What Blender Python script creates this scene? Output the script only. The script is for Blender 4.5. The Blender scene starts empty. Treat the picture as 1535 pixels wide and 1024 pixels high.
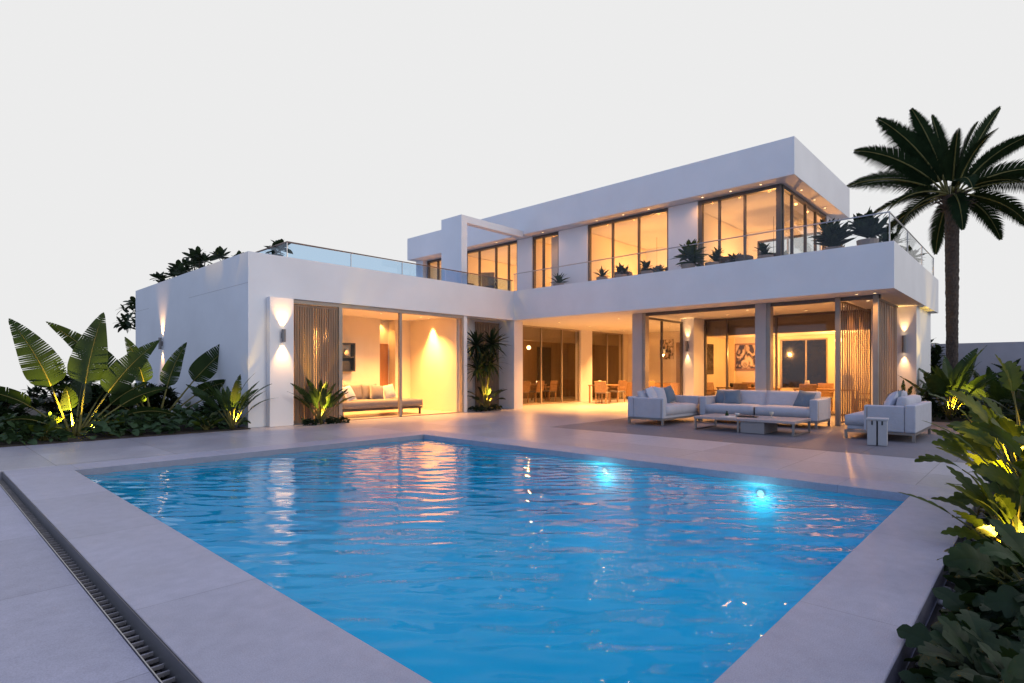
import bpy, bmesh, math, random
from mathutils import Vector, Matrix, noise
R = math.radians
PI = math.pi
S = bpy.context.scene
COL = S.collection

# ---------------------------------------------------------------- helpers
class MB:
    def __init__(s):
        s.v = []; s.f = []
    def poly(s, pts):
        n = len(s.v); s.v += [tuple(p) for p in pts]; s.f.append(tuple(range(n, n + len(pts))))
    def box(s, x0, y0, z0, x1, y1, z1, M=None):
        n = len(s.v)
        ps = [(x0,y0,z0),(x1,y0,z0),(x1,y1,z0),(x0,y1,z0),(x0,y0,z1),(x1,y0,z1),(x1,y1,z1),(x0,y1,z1)]
        if M is not None: ps = [tuple(M @ Vector(p)) for p in ps]
        s.v += ps
        s.f += [tuple(n + i for i in q) for q in ((0,3,2,1),(4,5,6,7),(0,1,5,4),(1,2,6,5),(2,3,7,6),(3,0,4,7))]
        return s
    def tube(s, pts, rad, n=8, cap=True):
        pts = [Vector(p) for p in pts]
        if not isinstance(rad, (list, tuple)): rad = [rad] * len(pts)
        base = len(s.v); up = None
        for i, p in enumerate(pts):
            t = (pts[min(i+1, len(pts)-1)] - pts[max(i-1, 0)])
            t = t.normalized() if t.length > 1e-9 else Vector((0,0,1))
            if up is None: up = Vector((1,0,0)) if abs(t.x) < .8 else Vector((0,1,0))
            a = t.cross(up).normalized(); b = t.cross(a).normalized(); up = b.cross(t).normalized()
            up = up if up.length > .1 else Vector((1,0,0))
            for k in range(n):
                w = 2*PI*k/n
                s.v.append(tuple(p + (a*math.cos(w) + b*math.sin(w))*rad[i]))
        for i in range(len(pts)-1):
            for k in range(n):
                k2 = (k+1) % n
                s.f.append((base+i*n+k, base+i*n+k2, base+(i+1)*n+k2, base+(i+1)*n+k))
        if cap:
            s.f.append(tuple(base+k for k in range(n))[::-1])
            s.f.append(tuple(base+(len(pts)-1)*n+k for k in range(n)))
        return s
    def lathe(s, prof, c=(0,0,0), n=20):
        base = len(s.v)
        for r, z in prof:
            for k in range(n):
                w = 2*PI*k/n; s.v.append((c[0]+r*math.cos(w), c[1]+r*math.sin(w), c[2]+z))
        for i in range(len(prof)-1):
            for k in range(n):
                k2 = (k+1) % n
                s.f.append((base+i*n+k, base+i*n+k2, base+(i+1)*n+k2, base+(i+1)*n+k))
        return s
    def pillow(s, w, h, t, M, n=9, p=2.6, sag=.06, base=.12):
        """soft cushion: w by h, thickness t, local XY face, with pinched corners"""
        for sg in (1, -1):
            b = len(s.v)
            for j in range(n+1):
                for i in range(n+1):
                    u = i/n*2-1; v = j/n*2-1
                    th = ((1-abs(u)**p)*(1-abs(v)**p))**.5 if abs(u) < 1 and abs(v) < 1 else 0
                    k = 1 - sag*(1-abs(u*v))*max(abs(u), abs(v))
                    z = sg*t/2*(base + (1-base)*th) if base else sg*t/2*th
                    s.v.append(tuple(M @ Vector((u*w/2*k, v*h/2*k, z))))
            for j in range(n):
                for i in range(n):
                    q = (b+j*(n+1)+i, b+j*(n+1)+i+1, b+(j+1)*(n+1)+i+1, b+(j+1)*(n+1)+i)
                    s.f.append(q if sg == 1 else q[::-1])
        m = (n+1)**2; b0 = len(s.v)-2*m; b1 = b0+m
        ring = [i for i in range(n+1)] + [(j)*(n+1)+n for j in range(1, n+1)] + [n*(n+1)+i for i in range(n-1, -1, -1)] + [j*(n+1) for j in range(n-1, 0, -1)]
        for a, b in zip(ring, ring[1:]+ring[:1]): s.f.append((b0+b, b0+a, b1+a, b1+b))
        return s
    def build(s, name, mat, parent=None, origin=None, bevel=0, smooth=False, seg=2):
        me = bpy.data.meshes.new(name)
        v = s.v
        if origin is not None: v = [(p[0]-origin[0], p[1]-origin[1], p[2]-origin[2]) for p in v]
        me.from_pydata(v, [], s.f); me.update()
        if bevel:
            bm = bmesh.new(); bm.from_mesh(me); bmesh.ops.remove_doubles(bm, verts=bm.verts, dist=1e-5)
            ed = [e for e in bm.edges if len(e.link_faces) == 2 and e.calc_face_angle(0) > R(30)]
            bmesh.ops.bevel(bm, geom=ed, offset=bevel, segments=seg, affect='EDGES', profile=.5, clamp_overlap=True)
            bm.to_mesh(me); bm.free()
        if smooth:
            for p in me.polygons: p.use_smooth = True
        me.materials.append(mat)
        o = bpy.data.objects.new(name, me); COL.objects.link(o)
        if parent: o.parent = parent
        return o

def tag(o, label=None, cat=None, group=None, kind=None):
    if label: o['label'] = label
    if cat: o['category'] = cat
    if group: o['group'] = group
    if kind: o['kind'] = kind
    return o
def thing(name, label, cat, loc=(0,0,0), rz=0, group=None, sc=1):
    o = bpy.data.objects.new(name, None); COL.objects.link(o)
    o.empty_display_size = .1
    o.location = loc; o.rotation_euler = (0,0,rz); o.scale = (sc,sc,sc)
    return tag(o, label, cat, group)
def structure(name, mb, mat, **k):
    return tag(mb.build(name, mat, **k), kind='structure')
def children(o): return [c for c in o.children]
def dup(root, loc, rz=0, label=None, sc=None):
    r = root.copy(); COL.objects.link(r); r.location = loc; r.rotation_euler = (0,0,rz)
    if sc: r.scale = (sc, sc, sc) if not isinstance(sc, tuple) else sc
    if label: r['label'] = label
    for ch in children(root):
        c = ch.copy(); COL.objects.link(c); c.parent = r
        for g in children(ch):
            d = g.copy(); COL.objects.link(d); d.parent = c
    return r
def Rz(a): return Matrix.Rotation(a, 4, 'Z')
def T(x, y, z): return Matrix.Translation((x, y, z))

# ---------------------------------------------------------------- materials
def nm(name):
    m = bpy.data.materials.new(name); m.use_nodes = True
    nt = m.node_tree; nt.nodes.clear()
    out = nt.nodes.new('ShaderNodeOutputMaterial')
    return m, nt, out
def N(nt, t, **k):
    n = nt.nodes.new(t)
    for a, b in k.items():
        if a in n.inputs.keys() if isinstance(a, str) else False: n.inputs[a].default_value = b
        else: setattr(n, a, b)
    return n
def pos(nt, scale=(1,1,1), rot=(0,0,0), obj=False):
    mp = nt.nodes.new('ShaderNodeMapping'); mp.inputs['Scale'].default_value = scale; mp.inputs['Rotation'].default_value = rot
    if obj:
        g = nt.nodes.new('ShaderNodeTexCoord'); nt.links.new(g.outputs['Object'], mp.inputs['Vector'])
    else:
        g = nt.nodes.new('ShaderNodeNewGeometry'); nt.links.new(g.outputs['Position'], mp.inputs['Vector'])
    return mp.outputs[0]
def noise_tex(nt, vec, scale, detail=4, rough=.55, dist=0):
    n = nt.nodes.new('ShaderNodeTexNoise'); n.inputs['Scale'].default_value = scale; n.inputs['Detail'].default_value = detail
    n.inputs['Roughness'].default_value = rough; n.inputs['Distortion'].default_value = dist
    if vec is not None: nt.links.new(vec, n.inputs['Vector'])
    return n.outputs['Fac']
def ramp(nt, fac, stops):
    r = nt.nodes.new('ShaderNodeValToRGB'); e = r.color_ramp.elements
    while len(e) < len(stops): e.new(.5)
    for el, (p, c) in zip(e, stops): el.position = p; el.color = (*c, 1) if len(c) == 3 else c
    nt.links.new(fac, r.inputs[0]); return r.outputs[0]
def bump(nt, h, strength=.3, dist=.01):
    b = nt.nodes.new('ShaderNodeBump'); b.inputs['Strength'].default_value = strength; b.inputs['Distance'].default_value = dist
    nt.links.new(h, b.inputs['Height']); return b.outputs[0]
def scalec(c, k): return tuple(min(1, x*k) for x in c)

def surf(name, c, rough=.6, var=.12, scale=3, bscale=60, bstr=.15, bdist=.004, metal=0, stretch=(1,1,1), spec=.5, obj=False, fold=0):
    m, nt, out = nm(name)
    p = nt.nodes.new('ShaderNodeBsdfPrincipled'); nt.links.new(p.outputs[0], out.inputs[0])
    v = pos(nt, stretch, obj=obj)
    f = noise_tex(nt, v, scale, 5)
    col = ramp(nt, f, [(.3, scalec(c, 1-var)), (.7, scalec(c, 1+var))])
    nt.links.new(col, p.inputs['Base Color'])
    p.inputs['Roughness'].default_value = rough; p.inputs['Metallic'].default_value = metal
    p.inputs['Specular IOR Level'].default_value = spec
    if bstr:
        h = noise_tex(nt, v, bscale, 3)
        b_ = bump(nt, h, bstr, bdist)
        if fold:
            h2 = noise_tex(nt, v, 7, 3, .55, 1.2); b2 = nt.nodes.new('ShaderNodeBump'); b2.inputs['Strength'].default_value = fold; b2.inputs['Distance'].default_value = .03
            nt.links.new(h2, b2.inputs['Height']); nt.links.new(b_, b2.inputs['Normal']); b_ = b2.outputs[0]
        nt.links.new(b_, p.inputs['Normal'])
    return m
def emit(name, c, strength):
    m, nt, out = nm(name)
    e = nt.nodes.new('ShaderNodeEmission'); e.inputs[0].default_value = (*c, 1); e.inputs[1].default_value = strength
    nt.links.new(e.outputs[0], out.inputs[0]); return m
def glass_mat(name, tint=(1,1,1), refl=1.0, rough=0.0):
    m, nt, out = nm(name)
    t = nt.nodes.new('ShaderNodeBsdfTransparent'); t.inputs[0].default_value = (*tint, 1)
    g = nt.nodes.new('ShaderNodeBsdfGlossy'); g.inputs['Roughness'].default_value = rough
    lw = nt.nodes.new('ShaderNodeLayerWeight'); lw.inputs[0].default_value = .5
    pw = N(nt, 'ShaderNodeMath', operation='POWER'); pw.inputs[1].default_value = 5; nt.links.new(lw.outputs['Facing'], pw.inputs[0])
    ad = N(nt, 'ShaderNodeMath', operation='MULTIPLY_ADD'); ad.inputs[1].default_value = .96; ad.inputs[2].default_value = .04; nt.links.new(pw.outputs[0], ad.inputs[0])
    mu = N(nt, 'ShaderNodeMath', operation='MULTIPLY'); mu.inputs[1].default_value = refl; nt.links.new(ad.outputs[0], mu.inputs[0])
    mx = nt.nodes.new('ShaderNodeMixShader'); nt.links.new(mu.outputs[0], mx.inputs[0])
    nt.links.new(t.outputs[0], mx.inputs[1]); nt.links.new(g.outputs[0], mx.inputs[2]); nt.links.new(mx.outputs[0], out.inputs[0])
    return m
def leaf_mat(name, c, trans=.35, rough=.45, var=.35, scale=6, spec=.18):
    m, nt, out = nm(name)
    v = pos(nt)
    f = noise_tex(nt, v, scale, 4)
    col = ramp(nt, f, [(.3, scalec(c, 1-var)), (.7, scalec(c, 1+var))])
    p = nt.nodes.new('ShaderNodeBsdfPrincipled'); p.inputs['Roughness'].default_value = rough; nt.links.new(col, p.inputs['Base Color'])
    p.inputs['Specular IOR Level'].default_value = spec
    t = nt.nodes.new('ShaderNodeBsdfTranslucent')
    mixc = N(nt, 'ShaderNodeMixRGB', blend_type='MULTIPLY'); mixc.inputs[0].default_value = 1
    nt.links.new(col, mixc.inputs[1]); mixc.inputs[2].default_value = (1.5, 1.25, .5, 1)
    nt.links.new(mixc.outputs[0], t.inputs[0])
    mx = nt.nodes.new('ShaderNodeMixShader'); mx.inputs[0].default_value = trans
    nt.links.new(p.outputs[0], mx.inputs[1]); nt.links.new(t.outputs[0], mx.inputs[2]); nt.links.new(mx.outputs[0], out.inputs[0])
    return m
def paving(name, c, tile=(1.2, 1.2), off=(0, 0), rough=.42, mortar=.005, vary=.05, rot=0, dark=.45):
    m, nt, out = nm(name)
    p = nt.nodes.new('ShaderNodeBsdfPrincipled'); nt.links.new(p.outputs[0], out.inputs[0])
    v = pos(nt, rot=(0, 0, rot))
    va = N(nt, 'ShaderNodeVectorMath', operation='ADD'); nt.links.new(v, va.inputs[0]); va.inputs[1].default_value = (off[0], off[1], 0)
    b = nt.nodes.new('ShaderNodeTexBrick'); b.offset = 0; b.squash = 1
    b.inputs['Scale'].default_value = 1; b.inputs['Mortar Size'].default_value = mortar; b.inputs['Mortar Smooth'].default_value = .2
    b.inputs['Brick Width'].default_value = tile[0]; b.inputs['Row Height'].default_value = tile[1]
    b.inputs['Color1'].default_value = (*scalec(c, 1-vary), 1); b.inputs['Color2'].default_value = (*scalec(c, 1+vary), 1); b.inputs['Mortar'].default_value = (*scalec(c, dark), 1)
    nt.links.new(va.outputs[0], b.inputs['Vector'])
    big = noise_tex(nt, pos(nt, (1, 1, 1)), .9, 6, .6, .4)
    sm = noise_tex(nt, pos(nt), 9, 5, .65)
    fine = noise_tex(nt, pos(nt), 160, 2, .6)
    m1 = N(nt, 'ShaderNodeMixRGB', blend_type='MULTIPLY'); m1.inputs[0].default_value = 1
    nt.links.new(b.outputs[0], m1.inputs[1]); nt.links.new(ramp(nt, big, [(.25, (.86,.86,.87)), (.75, (1.08,1.08,1.08))]), m1.inputs[2])
    m2 = N(nt, 'ShaderNodeMixRGB', blend_type='MULTIPLY'); m2.inputs[0].default_value = 1
    nt.links.new(m1.outputs[0], m2.inputs[1]); nt.links.new(ramp(nt, sm, [(.3, (.9,.9,.91)), (.7, (1.07,1.07,1.06))]), m2.inputs[2])
    m3 = N(nt, 'ShaderNodeMixRGB', blend_type='MULTIPLY'); m3.inputs[0].default_value = 1
    nt.links.new(m2.outputs[0], m3.inputs[1]); nt.links.new(ramp(nt, fine, [(.3, (.82,.82,.82)), (.7, (1.14,1.14,1.14))]), m3.inputs[2])
    nt.links.new(m3.outputs[0], p.inputs['Base Color'])
    rr = ramp(nt, big, [(.3, (rough-.04,)*3), (.7, (rough+.05,)*3)]); nt.links.new(rr, p.inputs['Roughness'])
    b1 = bump(nt, fine, .12, .002)
    bb = nt.nodes.new('ShaderNodeBump'); bb.inputs['Strength'].default_value = .4; bb.inputs['Distance'].default_value = .004; bb.invert = True
    nt.links.new(b.outputs['Fac'], bb.inputs['Height']); nt.links.new(b1, bb.inputs['Normal']); nt.links.new(bb.outputs[0], p.inputs['Normal'])
    return m
def wood(name, c, scale=(1, 1, 14), rough=.5, var=.3):
    return surf(name, c, rough, var, 2.2, 40, .12, .003, stretch=scale)

WALL = surf('white_stucco', (.74, .73, .74), .75, .045, .8, 180, .22, .002)
CEIL = surf('ceiling_plaster', (.80, .78, .74), .8, .02, 1, 120, .08, .002)
ROOM = surf('warm_plaster', (.76, .68, .52), .75, .03, 1.2, 120, .1, .002)
BULK = surf('brown_plaster', (.30, .25, .20), .6, .06, 1.5, 60, .1)
BROWN = surf('brown_wall_panel', (.24, .16, .10), .5, .15, 2, 60, .1, stretch=(2, 2, .3))
BROWNL = surf('light_brown_panel', (.36, .25, .16), .5, .15, 2, 60, .1, stretch=(2, 2, .3))
FRAME = surf('bronze_frame', (.11, .095, .085), .4, .08, 4, 60, .05, metal=.3)
FRAMEL = surf('light_bronze_frame', (.30, .26, .22), .45, .08, 4, 60, .05, metal=.2)
STEEL = surf('brushed_steel', (.45, .44, .44), .35, .06, 6, 90, .05, metal=.8)
HRAIL = wood('handrail_wood', (.20, .13, .10), (6, 6, 6))
SLAT = wood('slat_wood', (.23, .145, .09), (8, 8, .6), .55, .22)
SLATG = wood('slat_wood_grey', (.20, .155, .12), (8, 8, .6), .6, .2)
DOORW = wood('door_wood', (.34, .15, .055), (6, 6, .5), .45, .2)
TABLEW = wood('table_wood', (.34, .20, .10), (2, 9, 9), .4, .2)
COLM = surf('column_render', (.42, .40, .40), .6, .05, 2, 90, .15, .002)
PANE = glass_mat('window_glass', (.95, .95, .94), .8)
PANEC = glass_mat('clear_door_glass', (.97, .97, .97), .3)
PANED = glass_mat('tinted_window_glass', (.90, .88, .84), .9)
RAILG = glass_mat('railing_glass', (.72, .84, .95), 1.0)
RAILC = glass_mat('clear_railing_glass', (.97, .98, .99), .5)
NIGHT = surf('night_window', (.012, .013, .016), .12, .2, 3, 10, 0)
TERR = paving('terrace_paving', (.40, .395, .44), (1.5, 1.5), (.1, .45), .33, vary=.12)
COPE = paving('coping_stone', (.375, .375, .455), (1.9, 1.9), (.35, .2), .45, .004, dark=.7)
PAVE = paving('pavement_stone', (.36, .36, .44), (1.6, 1.6), (.15, .2), .5, .005, dark=.7)
SEATP = paving('slate_paving', (.165, .16, .185), (1.2, 1.2), (.4, .3), .5, vary=.12)
FLOORW = paving('interior_floor', (.50, .42, .33), (.9, .9), (0, 0), .3, .003)
SOIL = surf('soil', (.035, .028, .022), .9, .4, 6, 30, .6, .03)
EARTH = surf('earth', (.05, .045, .04), .9, .3, 2, 12, .5, .03)
FAB = surf('light_grey_fabric', (.47, .475, .53), .9, .05, 5, 420, .35, .002, obj=True, fold=.35)
FABP = surf('pale_cushion_fabric', (.46, .48, .56), .9, .06, 5, 420, .35, .002, obj=True, fold=.35)
FABB = surf('blue_grey_fabric', (.13, .18, .24), .9, .1, 5, 420, .35, .002, obj=True, fold=.35)
FABT = surf('taupe_fabric', (.20, .18, .175), .9, .07, 5, 420, .35, .002, obj=True, fold=.35)
DARKF = surf('dark_fabric', (.05, .042, .04), .85, .15, 5, 300, .3, .002, obj=True)
LEGM = surf('bronze_leg', (.27, .24, .22), .4, .05, 5, 60, .05, metal=.4)
TTOP = surf('table_stone', (.40, .35, .35), .45, .1, 4, 80, .1, .002, stretch=(1, 6, 1), obj=True)
BLOCK = surf('table_block', (.30, .275, .275), .6, .05, 3, 90, .1, .002)
STOOL = surf('stool_panel', (.46, .45, .46), .55, .05, 4, 90, .12, .002)
BLACK = surf('black_metal', (.02, .02, .02), .45, .1, 4, 60, .05)
SCON = surf('sconce_metal', (.20, .19, .19), .4, .05, 4, 60, .05, metal=.5)
POT = surf('clay_pot', (.28, .22, .18), .7, .1, 4, 60, .2)
STONE = surf('river_pebble', (.30, .285, .28), .7, .45, 9, 40, .4, .01)
PLATE = surf('dark_edge_plate', (.12, .115, .12), .5, .12, 3, 60, .1, metal=.2)
DSTONE = surf('dark_pebble', (.05, .05, .055), .6, .5, 9, 40, .4, .01)
GRATE = surf('cast_grate', (.34, .33, .35), .5, .2, 8, 60, .3, .005, metal=.3)
PAPER = surf('paper', (.65, .63, .60), .7, .05, 5, 60, 0)
CERAM = surf('ceramic', (.55, .50, .42), .35, .1, 5, 60, 0)
L_BAN = leaf_mat('banana_leaf', (.022, .044, .015), .30, .4, .25, 3)
L_DRK = leaf_mat('dark_leaf', (.018, .034, .016), .2, .5, .35, 5)
L_MID = leaf_mat('mid_leaf', (.028, .056, .018), .3, .45, .35, 5)
L_BLU = leaf_mat('bluish_ground_leaf', (.017, .036, .014), .2, .5, .3, 7)
L_COV = leaf_mat('cover_leaf', (.034, .068, .030), .2, .5, .35, 7)
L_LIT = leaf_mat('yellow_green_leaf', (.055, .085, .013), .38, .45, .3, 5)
L_PALM = leaf_mat('palm_leaf', (.012, .024, .010), .10, .8, .3, 3, .04)
STEM = leaf_mat('plant_stem', (.16, .15, .05), .15, .5, .2, 6)
BARK = surf('palm_bark', (.07, .052, .042), .9, .4, 7, 25, .9, .03, stretch=(1, 1, 2.2))
TWIG = surf('twig_bark', (.05, .035, .02), .9, .3, 7, 25, .5, .01)
WARM = (1.0, .435, .11)
SOFT = (1.0, .54, .21)
GLOW = emit('lamp_glow', (1, .70, .36), 14)
GLOWS = emit('downlight_glow', (1, .66, .30), 6)
GLOBE = emit('globe_glow', (1, .62, .26), 8)
POOLG = emit('pool_lamp_glow', (.70, .95, 1), 5)

def lamp(name, kind, loc, energy, color=WARM, parent=None, size=.04, rot=None, spot=None, blend=.6):
    l = bpy.data.lights.new(name, kind); l.energy = energy; l.color = color
    if kind in ('POINT', 'SPOT'): l.shadow_soft_size = size
    if kind == 'AREA': l.size = size
    if kind == 'SPOT': l.spot_size = R(spot); l.spot_blend = blend
    o = bpy.data.objects.new(name, l); COL.objects.link(o)
    o.location = loc
    if rot is not None: o.rotation_euler = Vector(rot).to_track_quat('-Z', 'Y').to_euler()
    if parent: o.parent = parent
    return o

# ---------------------------------------------------------------- ground, terrace, pool
WZ = -.085
g = MB()
for b in ((-10,-15,1.4,42), (7.35,-15,45,42), (1.4,-15,7.35,.95), (1.4,9.4,7.35,42)): g.box(b[0], b[1], -.9, b[2], b[3], -.16)
structure('ground', g, EARTH)
t = MB(); t.box(-9, 9.9, -.155, 7.9, 13.05, -.004); t.box(5.3, 13.05, -.155, 7.9, 16.25, -.004); t.box(7.9, 8.46, -.155, 23.6, 18.3, -.004); t.box(7.9, .45, -.155, 10.3, 8.46, -.004)
structure('terrace', t, TERR)
t = MB(); t.box(10.325, .45, -.155, 18.3, 2.45, -.006); t.box(10.325, 2.45, -.155, 21.6, 8.44, -.006); structure('seating_terrace', t, SEATP)
t = MB(); t.box(.845, 9.3, -.155, 7.9, 9.895, 0); t.box(7.27, .48, -.155, 7.895, 9.3, 0); t.box(.845, .48, -.155, 7.27, 1.0, 0); t.box(.845, 1.0, -.155, 1.5, 9.3, 0)
structure('pool_coping', t, COPE, bevel=.006)
t = MB(); t.box(-9, -3, -.20, .765, 9.9, -.085); structure('pavement', t, PAVE, bevel=.005)
t = MB(); t.box(5.8, 13.5, -.003, 12.05, 16.15, .004); t.box(18.85, 2.7, -.003, 21.4, 8.8, .004); t.box(14.8, 14.6, -.003, 23.4, 18.2, .004); structure('interior_floor', t, FLOORW)
t = MB(); t.box(-9, 13.06, -.155, 5.3, 34, .015); structure('planting_soil', t, SOIL)
t = MB(); t.box(18.32, -9, -.155, 27, 2.4, .0); t.box(-2, -9, -.155, 18.3, .445, -.11); structure('border_soil', t, SOIL)

def pool_tile():
    m, nt, out = nm('pool_mosaic')
    p = nt.nodes.new('ShaderNodeBsdfPrincipled'); nt.links.new(p.outputs[0], out.inputs[0])
    b = nt.nodes.new('ShaderNodeTexBrick'); b.offset = 0; b.inputs['Scale'].default_value = 1; b.inputs['Brick Width'].default_value = .12; b.inputs['Row Height'].default_value = .12
    b.inputs['Mortar Size'].default_value = .003
    b.inputs['Color1'].default_value = (.05, .56, .88, 1); b.inputs['Color2'].default_value = (.06, .62, .92, 1); b.inputs['Mortar'].default_value = (.06, .58, .88, 1)
    nt.links.new(pos(nt), b.inputs['Vector'])
    big = noise_tex(nt, pos(nt), 1.1, 3)
    mm = N(nt, 'ShaderNodeMixRGB', blend_type='MULTIPLY'); mm.inputs[0].default_value = 1
    nt.links.new(b.outputs[0], mm.inputs[1]); nt.links.new(ramp(nt, big, [(.3, (.82, .85, .88)), (.7, (1.1, 1.1, 1.08))]), mm.inputs[2])
    nt.links.new(mm.outputs[0], p.inputs['Base Color']); p.inputs['Roughness'].default_value = .5
    return m
PT = pool_tile()
t = MB(); t.box(1.4, .9, -1.3, 7.37, 9.4, -1.1)
t.box(1.4, .9, -1.1, 1.5, 9.4, -.156); t.box(7.27, .9, -1.1, 7.37, 9.4, -.156); t.box(1.5, .9, -1.1, 7.27, 1.0, -.156); t.box(1.5, 9.3, -1.1, 7.27, 9.4, -.156)
for k in range(3): t.box(1.5, 9.3-.34*(k+1), -1.1, 5.2, 9.3-.34*k, -.30-.24*k)
structure('pool_basin', t, PT)
# water: a real rippled surface
def wave(x, y):
    a = x*.730+y*.683; b = x*.683-y*.730        # along and across the breeze
    d = .0040*noise.noise((a*2.3, b*.9, 3.3)) +   .0085*noise.noise((a*5.0, b*1.9, 7.1)) + .0052*noise.noise((a*10.5, b*3.6, 1.7)) + .0012*noise.noise((a*21, b*8, 5.7))
    d += .0009*math.sin(11*a+2.5*noise.noise((a*.8, b*.8, 0))) + .0007*math.sin(17*(a*.93+b*.36)+2*noise.noise((b, a, 4)))
    return d
t = MB(); nx, ny = 250, 360
x0, x1, y0, y1 = 1.502, 7.268, 1.002, 9.298
for j in range(ny+1):
    for i in range(nx+1):
        x = x0+(x1-x0)*i/nx; y = y0+(y1-y0)*j/ny
        t.v.append((x, y, WZ+wave(x, y)))
for j in range(ny):
    for i in range(nx):
        a = j*(nx+1)+i; t.f.append((a, a+1, a+nx+2, a+nx+1))
def water_mat():
    m, nt, out = nm('pool_water')
    tr = nt.nodes.new('ShaderNodeBsdfTransparent'); tr.inputs[0].default_value = (.55, .97, 1, 1)
    df = nt.nodes.new('ShaderNodeBsdfDiffuse'); df.inputs[0].default_value = (.0, .57, .74, 1)   # slight turbidity of the body of water
    gl = nt.nodes.new('ShaderNodeBsdfGlossy'); gl.inputs['Roughness'].default_value = .0
    h = noise_tex(nt, pos(nt, (1.4, .55, 1), (0, 0, R(-43))), 9, 2, .5, .4)
    nb = bump(nt, h, .05, .01)
    lw = nt.nodes.new('ShaderNodeLayerWeight'); lw.inputs[0].default_value = .5
    for x in (gl, lw): nt.links.new(nb, x.inputs['Normal'])
    fr = N(nt, 'ShaderNodeMath', operation='POWER'); fr.inputs[1].default_value = 6.6; nt.links.new(lw.outputs['Facing'], fr.inputs[0])
    f2 = N(nt, 'ShaderNodeMath', operation='MULTIPLY'); f2.use_clamp = True; f2.inputs[1].default_value = 1.55; nt.links.new(fr.outputs[0], f2.inputs[0]); fr = f2
    tl = nt.nodes.new('ShaderNodeBsdfTranslucent'); tl.inputs[0].default_value = (.02, .68, .88, 1)
    md = nt.nodes.new('ShaderNodeMixShader'); md.inputs[0].default_value = .5; nt.links.new(df.outputs[0], md.inputs[1]); nt.links.new(tl.outputs[0], md.inputs[2])
    m0 = nt.nodes.new('ShaderNodeMixShader'); m0.inputs[0].default_value = .62; nt.links.new(tr.outputs[0], m0.inputs[1]); nt.links.new(md.outputs[0], m0.inputs[2])
    mx = nt.nodes.new('ShaderNodeMixShader'); nt.links.new(fr.outputs[0], mx.inputs[0]); nt.links.new(m0.outputs[0], mx.inputs[1]); nt.links.new(gl.outputs[0], mx.inputs[2])
    nt.links.new(mx.outputs[0], out.inputs[0]); return m
structure('pool_water', t, water_mat(), smooth=True)

# drain channel between pavement and coping
dr = thing('drain_channel', 'narrow dark slotted drain channel running between the pale pavement and the raised pool coping', 'drain', (.733, 3, -.15))
MB().box(.767, -3, -.20, .772, 9.9, -.080).build('channel_edge', STEEL, dr, origin=(.733, 3, -.15)); MB().box(.833, -3, -.20, .842, 9.9, -.004).build('edge_plate', PLATE, dr, origin=(.733, 3, -.15))
MB().box(.772, -3, -.20, .833, 9.9, -.14).build('channel_floor', BLACK, dr, origin=(.733, 3, -.15))
t = MB()
y = -2.9
while y < 9.85: t.box(.772, y, -.112, .833, y+.012, -.094); y += .085
t.build('grating', GRATE, dr, origin=(.733, 3, -.15))
rd = random.Random(5); t = MB()
for k in range(700):
    y = rd.uniform(1.4, 9.8); x = rd.uniform(.785, .820); r = rd.uniform(.009, .018)
    t.lathe([(.001, -r*.7), (r, -r*.1), (r*.8, r*.5), (.001, r*.75)], (x, y, -.130), 6)
t.build('drain_pebble', DSTONE, dr, origin=(.733, 3, -.15), smooth=True)['kind'] = 'stuff'

# pool lamps
def pool_lamp(x, y, z, label):
    r = thing('pool_lamp', label, 'pool light', (x, y, z), 0, 'underwater pool lamps')
    M = Matrix.Rotation(-PI/2, 4, 'Y')
    a = MB(); a.lathe([(.06, 0), (.06, .010), (.045, .014), (.045, .004)]); a.v = [tuple(M @ Vector(p)) for p in a.v]; a.build('lamp_ring', STEEL, r, smooth=False)
    a = MB(); a.lathe([(.042, .006), (.03, .012), (.001, .014)]); a.v = [tuple(M @ Vector(p)) for p in a.v]; a.build('lamp_lens', POOLG, r)
    lamp('pool_light', 'POINT', (-.13, 0, -.08), 7, (1, .98, .95), r, 0)
    return r
pool_lamp(7.262, 4.85, -.22, 'glowing underwater pool lamp on the far wall below the coffee table and left armchair')
pool_lamp(7.262, 2.55, -.22, 'glowing underwater pool lamp on the far wall nearest the pool corner by the grey stool')

# ---------------------------------------------------------------- the villa
VO = (14.35, 13.35, 0)
villa = thing('villa', 'white flat-roofed two-storey villa with lit rooms, glass balconies and wooden slat screens', 'house', VO)
def vp(name, mb, mat, parent=None, **k):
    return mb.build(name, mat, parent or villa, origin=VO, **k)
def B(*a):
    return MB().box(*a)
# wing
t = MB(); t.box(5.36, 13.35, 0, 6.36, 13.65, 3.08); t.box(5.36, 13.35, 3.08, 14.35, 13.65, 4.08); t.box(5.36, 13.65, 0, 5.6, 22.8, 4.08); t.box(5.6, 22.6, 0, 14.3, 22.8, 4.08)
t.box(12.08, 13.42, 0, 12.24, 14.25, 3.08)
t.box(12.24, 14.1, 0, 14.55, 14.25, 3.08)
vp('wing_wall', t, WALL)
t = MB(); t.box(5.78, 13.17, 0, 6.36, 13.347, 3.06); vp('wall_pier', t, WALL, bevel=.006)
t = MB(); t.box(14.353, 13.33, 0, 14.8, 14.1, 3.08); vp('corner_pier', t, WALL)
t = MB(); t.box(5.6, 13.65, 3.3, 14.6, 22.6, 3.9); vp('wing_roof', t, WALL)
t = MB(); t.box(5.6, 13.65, 3.06, 14.35, 16.3, 3.12); vp('wing_ceiling', t, CEIL)
t = MB(); t.box(5.62, 16.1, 0, 10.75, 16.25, 3.06); t.box(11.37, 16.1, 0, 12.08, 16.25, 3.06); t.box(10.75, 16.5, 0, 11.37, 16.6, 3.06)
t.box(5.62, 13.66, 0, 5.72, 16.1, 3.06); t.box(12.0, 14.26, 0, 12.2, 16.1, 3.06); t.box(12.0, 13.66, 0, 12.078, 14.26, 3.06)
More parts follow.
